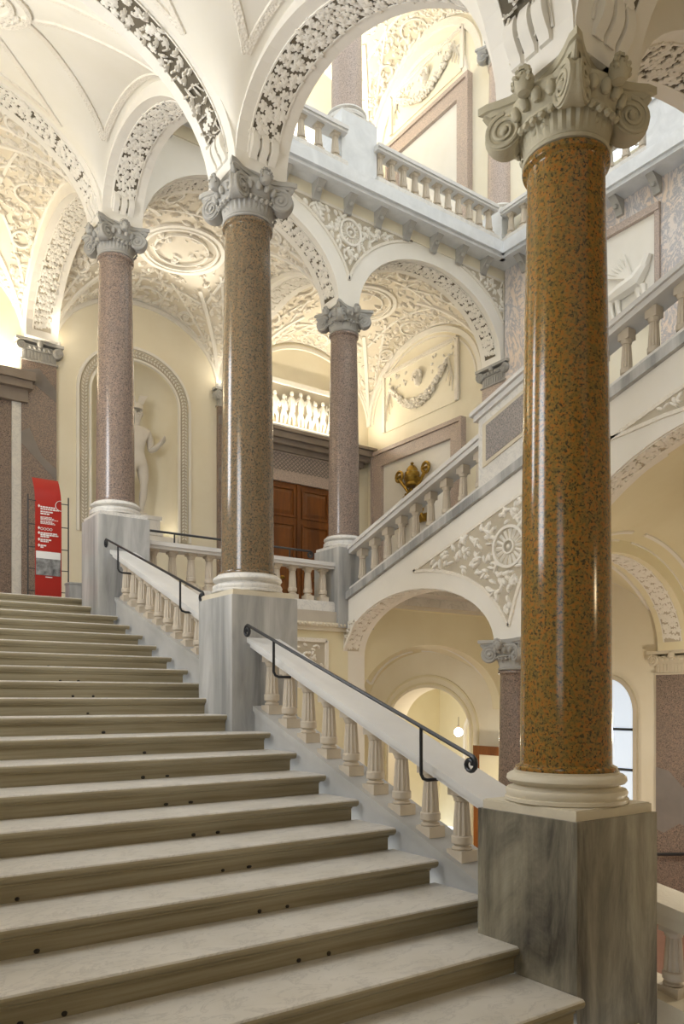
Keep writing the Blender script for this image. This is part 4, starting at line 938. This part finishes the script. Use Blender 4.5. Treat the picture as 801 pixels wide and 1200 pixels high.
# ================================================================== red sign on the landing
t = thing('information_sign', 'red curved information sign on a metal stand at the top of the stairs', 'sign', (3.56, 13.6, ZL))
SWD = .215
def sgn(u, v):    # v 0..1 up; the top bends back
    z = .07+v*2.08; y = 0 if v < .72 else ((v-.72)/.28)**2*.22
    return (lerp(-SWD, SWD, u), y, z-(((v-.72)/.28)**2*.05 if v > .72 else 0))
m = MB(); n = 30; front = [[sgn(u, j/n) for u in (0, 1)] for j in range(n+1)]
m.loft([[a, b, (b[0], b[1]+.015, b[2]), (a[0], a[1]+.015, a[2])] for a, b in front]); pn = m.build('panel', 'red', t, smooth=True)
m = MB(); m.box(-SWD+.01, SWD-.02, -.012, -.002, .42, .82); m.build('photograph', 'photo', pn)
m = MB(); m.box(-SWD+.01, SWD-.02, -.014, -.003, .70, .82); m.build('caption_strip', 'white', pn)
m = MB(); m.box(-.05, .06, -.012, -.002, .385, .40); m.build('caption_line', 'white', pn)
m = MB(); m.tube([(.20+.085*cos(a), -.006, 1.62+.085*sin(a)) for a in srange(R(85), R(275), 16)], [.011]*17, 6, .5); m.build('ring_mark', 'white', pn)
m = MB()
for (x0, x1, z) in ((-.13,.12,1.57),(-.13,.17,1.535),(-.13,.07,1.49),(-.13,.03,1.455),(-.13,.07,1.40),(-.13,.10,1.38),(-.13,.17,1.36),(-.13,.06,1.33),(-.13,.09,1.31),(-.13,.11,1.29),(-.13,.14,1.13),(-.13,.16,1.10),(-.13,.02,1.07),(-.13,.05,1.02),(-.13,.0,.99),(-.13,-.03,.92),(-.13,-.07,.89)):
    th = .011 if not 1.28 < z < 1.41 else .006; q = x0
    while q < x1-.01:
        wq = min(random.uniform(.02, .05), x1-q); m.box(q, q+wq, -.005, .002, z-th, z+th); q += wq+.008
m.build('text_lines', 'white', pn)['kind'] = 'stuff'
for k, z in enumerate((1.58, 1.21, 1.13, 1.02, .92)):
    m = MB(); m.prism([(-.175, z), (-.155, z+.028), (-.135, z), (-.155, z-.028)], lambda a, b, y: (a, y, b), -.006, .002); m.build('arrow_mark', 'white', pn)
for k in range(4): m = MB(); m.tube([(-.11+.05*k+.02*cos(a), -.004, 1.20+.02*sin(a)) for a in srange(0, 2*pi, 10)], .004, 4); m.build('symbol', 'white', pn)
for s_, zt in ((-1, 1.75), (1, 1.78)):
    m = MB(); m.tube([(s_*.33, .0, 0), (s_*.33, .0, zt)], .012, 8); o = m.build('stand_post', 'iron', t)
    for z in (.15, .52, .88, 1.26, 1.66): r = MB(); r.tube([(s_*.33, 0, z), (s_*.20, .01, z)], .008, 6); r.build('stand_rung', 'iron', o)
m = MB(); m.box(-.36, .36, -.12, .14, 0, .02); m.build('stand_foot', 'iron', t)
t = thing('stone_block', 'small grey marble block standing beside the top column', 'block', (3.88, 13.42, ZL))
m = MB(); m.box(-.06, .16, -.12, .12, 0, .27); m.build('block', 'grey', t); m = MB(); m.box(-.07, .17, -.13, .13, .27, .30); m.build('block_top', 'grey', t)
# ================================================================== statue in the niche
STZ = 4.30
t = thing('statue', 'white marble nude male statue with a winged helmet standing in the niche', 'statue', (NX+.14, YBK+.30, NZ0))
m = MB(); m.box(-.5, .5, -.36, .40, 0, .10); m.box(-.44, .44, -.32, .36, .10, .36); m.box(-.48, .48, -.34, .38, .36, STZ-NZ0); m.build('plinth', 'marble', t)
vts = [((0,0,1.32),.17),((0,-.01,1.52),.14),((.0,-.02,1.75),.185),((0,-.01,1.96),.205),((0,.01,2.15),.068),((-.01,-.01,2.24),.062),((-.02,-.05,2.34),.085),((-.02,-.02,2.48),.128),((-.02,-.17,2.40),.018),   # 0-8 trunk, neck, head, nose
  ((.13,.0,1.25),.14),((.15,-.02,1.0),.125),((.15,-.05,.72),.074),((.15,-.0,.52),.09),((.13,.03,.28),.06),((.12,.06,.10),.05),((.14,-.06,.05),.05),((.16,-.20,.035),.035),     # 9-16 leg
  ((-.14,.0,1.25),.14),((-.20,-.10,1.0),.125),((-.24,-.12,.72),.085),((-.25,.0,.52),.09),((-.27,.10,.28),.06),((-.28,.16,.12),.05),((-.30,.05,.05),.05),((-.32,-.08,.035),.035),  # 17-24 leg
  ((.25,0,2.02),.10),((.34,.03,1.83),.085),((.36,.05,1.62),.07),((.42,-.10,1.66),.062),((.48,-.22,1.75),.045),((.51,-.27,1.80),.05),     # 25-30 arm holding out
  ((-.25,0,2.02),.10),((-.40,.0,1.90),.08),((-.56,.0,1.82),.068),((-.66,-.10,2.0),.055),((-.72,-.16,2.2),.042),((-.74,-.18,2.28),.045)]   # 31-36 raised arm
eds = [(0,1),(1,2),(2,3),(3,4),(4,5),(5,6),(6,7),(6,8),(0,9),(9,10),(10,11),(11,12),(12,13),(13,14),(14,15),(15,16),(0,17),(17,18),(18,19),(19,20),(20,21),(21,22),(22,23),(23,24),(3,25),(25,26),(26,27),(27,28),(28,29),(29,30),(3,31),(31,32),(32,33),(33,34),(34,35),(35,36)]
for hnd, dx in ((30, 1), (36, -1)):
    b = Vector(vts[hnd][0])
    for k in range(5):
        a = (k-2)*.022; up = Vector((.5*dx, -.3, .6)).normalized(); f1 = b+Vector((a*.6, a, -a*.4))*1.6+up*.05
        if k == 0: f1 = b+Vector((-.02*dx, -.06, .02))
        f2 = f1+up*.045+Vector((-.01*dx, -.01, .0)); f3 = f2+(up+Vector((-.6*dx, -.5, .1))).normalized()*.04
        i0 = len(vts); vts += [(tuple(f1), .016), (tuple(f2), .014), (tuple(f3), .011)]; eds += [(hnd, i0), (i0, i0+1), (i0+1, i0+2)]
me = bpy.data.meshes.new('body'); me.from_pydata([v for v, r in vts], eds, []); me.materials.append(M['statue'])
o = ob('body', me, t, (0, 0, STZ-NZ0)); sk_ = o.modifiers.new('skin', 'SKIN'); sk_.use_smooth_shade = True
lay = me.skin_vertices[0].data if me.skin_vertices else None
if lay is None:
    bm = bmesh.new(); bm.from_mesh(me); bm.verts.layers.skin.verify(); bm.to_mesh(me); bm.free(); lay = me.skin_vertices[0].data
for i, (v, r) in enumerate(vts): lay[i].radius = (r*1.16, r*(.9 if i < 4 else 1.16)); lay[i].use_root = (i == 0)
o.modifiers.new('subd', 'SUBSURF').levels = 2; o.modifiers['subd'].render_levels = 2
hz = STZ-NZ0
m = MB(); m.lathe([(.135,-.04),(.15,-.03),(.145,.03),(.12,.09),(.06,.125),(0,.13)], (-.02,-.03,2.55+hz), 14)
m.prism([(-.01,.06),(.04,.30),(.24,.33),(.13,.10)], lambda a, b, y: (a+.0, y, 2.55+hz+b-.0), -.05, -.02); m.prism([(-.03,.06),(-.08,.30),(-.28,.33),(-.17,.10)], lambda a, b, y: (a, y, 2.55+hz+b), -.05, -.02); m.build('winged_helmet', 'statue', t, smooth=False)
m = MB()
for i in range(40):
    a = random.uniform(-.75, pi+.75); e = random.uniform(-.25, .6); m.lump((-.02+.125*cos(a)*cos(e), -.03+.125*sin(a)*cos(e), 2.42+hz+.13*sin(e)), (cos(a), sin(a), e), .035, .03, .03)
m.build('hair', 'statue', t, smooth=True)
m = MB(); m.lump((-.065,-.150,2.45+hz), (0,-1,0), .025,.012,.01); m.lump((.03,-.150,2.45+hz), (0,-1,0), .025,.012,.01); m.lump((-.02,-.145,2.33+hz), (0,-1,0), .035,.012,.012); m.build('face', 'statue', t)
m = MB(); m.tube([(-.1,.30,0+hz),(-.12,.26,.5+hz),(-.10,.22,1.0+hz)], [.13,.10,.08], 9); m.build('support_trunk', 'statue', t, smooth=True)
# ================================================================== lamps
def up_lamp(label, loc, sx, power, direction=(0,-.35,1), color=WARM, rot=0, sy=.12):
    t = thing('uplight', label, 'lamp', loc, 'uplights', (0,0,rot)); m = MB(); m.box(-sx/2, sx/2, -.06, .06, 0, .05); m.build('housing', 'white', t)
    m = MB(); m.box(-sx/2+.02, sx/2-.02, -.045, .045, .05, .056); m.build('diffuser', 'bulb', t)
    d = Vector(direction); area('uplight_glow', (loc[0], loc[1], loc[2]+.07), d, sx, sy, power, color)
up_lamp('white linear uplight on the cornice over the wooden door', (DX+.1, YBK-.40, 6.92), 3.2, 85, (0,-.9,1))
up_lamp('white linear uplight on the dark lintel at the far end of the landing', (2.3, YBK-.2, ZL+5.18), 3.0, 85)
def aim_spot(loc, target, power, color, ang=40):
    d = bpy.data.lights.new('spotlight_beam', 'SPOT'); d.energy = power; d.color = color; d.spot_size = R(ang); d.spot_blend = .6; d.shadow_soft_size = .04
    o = bpy.data.objects.new('spotlight_beam', d); COL.objects.link(o); o.location = loc; o.rotation_euler = (Vector(target)-Vector(loc)).to_track_quat('-Z', 'Y').to_euler()
def spot_can(label, loc, power, color=WARM):
    t = thing('spotlight', label, 'lamp', loc, 'capital spotlights'); m = MB(); m.lathe([(0,0),(.05,0),(.055,.03),(.055,.10),(.045,.10),(.045,.08),(0,.08)], (0,0,0), 14); m.build('can', 'white', t, smooth=True)
    m = MB(); m.lathe([(0,.081),(.044,.081),(.044,.083),(0,.083)], (0,0,0), 12); m.build('lens', 'bulb', t)
    point('spotlight_glow', (loc[0], loc[1]-.42, loc[2]+.30), power, color, .05)
spot_can('small white spotlight on the pilaster capital behind the red sign', (XA+.38, YBK-.14, CT[2]), 5)
spot_can('small white spotlight on the pilaster capital beside the niche', (XB-.36, YBK-.14, CT[2]), 5)
spot_can('small white spotlight on the far capital of the landing wall', (XB+.40, YBK-.14, CT[2]), 5)
aim_spot((XB-.55, YBK-.40, CT[2]+.2), (6.64, 15.1, 9.3), 220, (1,.93,.80), 46); aim_spot((XA+.55, YBK-.40, CT[2]+.2), (6.64, 15.1, 9.3), 160, (1,.93,.80), 46)
up_lamp('linear uplight at the statue foot inside the niche', (NX+.55, YBK+.20, NZ0), .3, 16, (.3,.3,1))
up_lamp('linear uplight on the outer wall above the upper window', (XL+.12, 10.3, 6.35), 1.6, 40, (.7,0,1), (1,.95,.86), pi/2)
up_lamp('linear uplight on the outer wall above the lower window', (XL+.12, 5.8, 4.55), 1.6, 18, (.7,0,1), (1,.95,.86), pi/2)
up_lamp('linear uplight on the upper gallery by the granite frame', (11.2, YBK-.06, 14.6), 2.4, 250, (.1,-.5,1))
def globe(label, loc, power, color=WARM, r=.12):
    t = thing('globe_lamp', label, 'lamp', loc, 'globe lamps'); m = MB(); m.lathe([(0,-r)]+[(r*cos(a), r*sin(a)) for a in srange(-pi/2+.3, pi/2-.3, 8)]+[(0, r)], (0,0,0), 14); m.build('globe', 'bulb', t, smooth=True)
    m = MB(); m.lathe([(.03,r-.01),(.03,r+.06),(.01,r+.08),(.01,r+.3)], (0,0,0), 8); m.build('stem', 'brown', t)
    point('globe_glow', (loc[0], loc[1], loc[2]-r-.08), power, color, r)
globe('small glowing globe lamp in the room beyond the lower archway', (15.0, 15.64, -.89), 90)
globe('added warm fill globe in the lower hall behind the short column', (10.9, 6.2, -.3), 100)  # fill lamp added to warm the lower hall
globe('added warm fill globe low in the stairwell', (7.4, 3.0, -1.2), 55)  # added fill lamp, kept out of sight in the well
globe('unseen warm fill globe added over the foot of the stairs', (6.4, -.9, 1.5), 42, (1,.76,.44))  # out-of-view fill lamp added to warm the first pedestal and the risers
globe('added warm fill globe under the landing in the lower hall', (11.2, 11.6, -2.2), 85)  # another fill lamp added for the vaults of the lower hall
# ================================================================== lower hall details
t = thing('arched_door', 'pale blue glazed arched door in the lower hall behind the warm-tinted column', 'door', (XR, 9.55, ZLOW), rot=(0,0,-pi/2)); AD = Arch(-.56, .56, 3.75, 3.75, .66)
m = MB(); m.prism([(-.56,0)]+AD.pts(20)+[(.56,0)], lambda a, b, y: (a, y, b), -.03, 0); m.build('glass', 'pane', t)
for z in (1.0, 2.0, 2.62, 3.40):
    m = MB(); m.box(-.56, .56, -.06, -.03, z, z+.05); m.build('glazing_bar', 'iron', t)
m = MB(); m.ribbon([(u, -.0, z) for u, z in [(-.60,0)]+AD.pts(20, .04)+[(.60,0)]], (0,-1,0), .10, .05); m.build('frame', 'travertine', t)
t = thing('wooden_frame', 'orange-brown wooden frame against the lower hall wall seen through the balusters', 'frame', (XR-.03, 14.9, ZLOW), rot=(0,0,-pi/2))
t.location = (XR-.35, 12.3, ZLOW)
for q in ((-.6,-.45,0,2.9), (.45,.6,0,2.9)): m = MB(); m.box(q[0], q[1], -.06, .0, q[2], q[3]); m.build('stile', 'wood', t)
m = MB(); m.box(-.6, .6, -.07, .0, 2.75, 2.95); m.build('head', 'wood', t); m = MB(); m.box(-.45, .45, -.02, 0, 0, 2.75); m.build('leaf', 'yellow', t)
m = MB(); m.tube([(XR-.25, 6.6, -2.55), (XR-.25, 8.4, -2.85)], .03, 8); o = m.build('handrail', 'iron'); tag(o, 'dark iron handrail on the patched pilaster in the lower hall', 'handrail', 'iron handrails')
# windows of the upper gallery
for k, y in enumerate((8.9, 6.4)):
    m = MB(); m.box(XR-.03, XR-.005, y-.8, y+.8, 10.6, 13.6); o = struct('window_%d' % (k+4), m, 'panehi', 'bright window behind the upper gallery balustrade'); f = MB()
    for q in (-.8, -.03, .74): f.box(XR-.08, XR-.03, y+q, y+q+.06, 10.6, 13.6)
    f.box(XR-.08, XR-.03, y-.8, y+.8, 12.0, 12.08); f.build('window_frame', 'stucco', o)
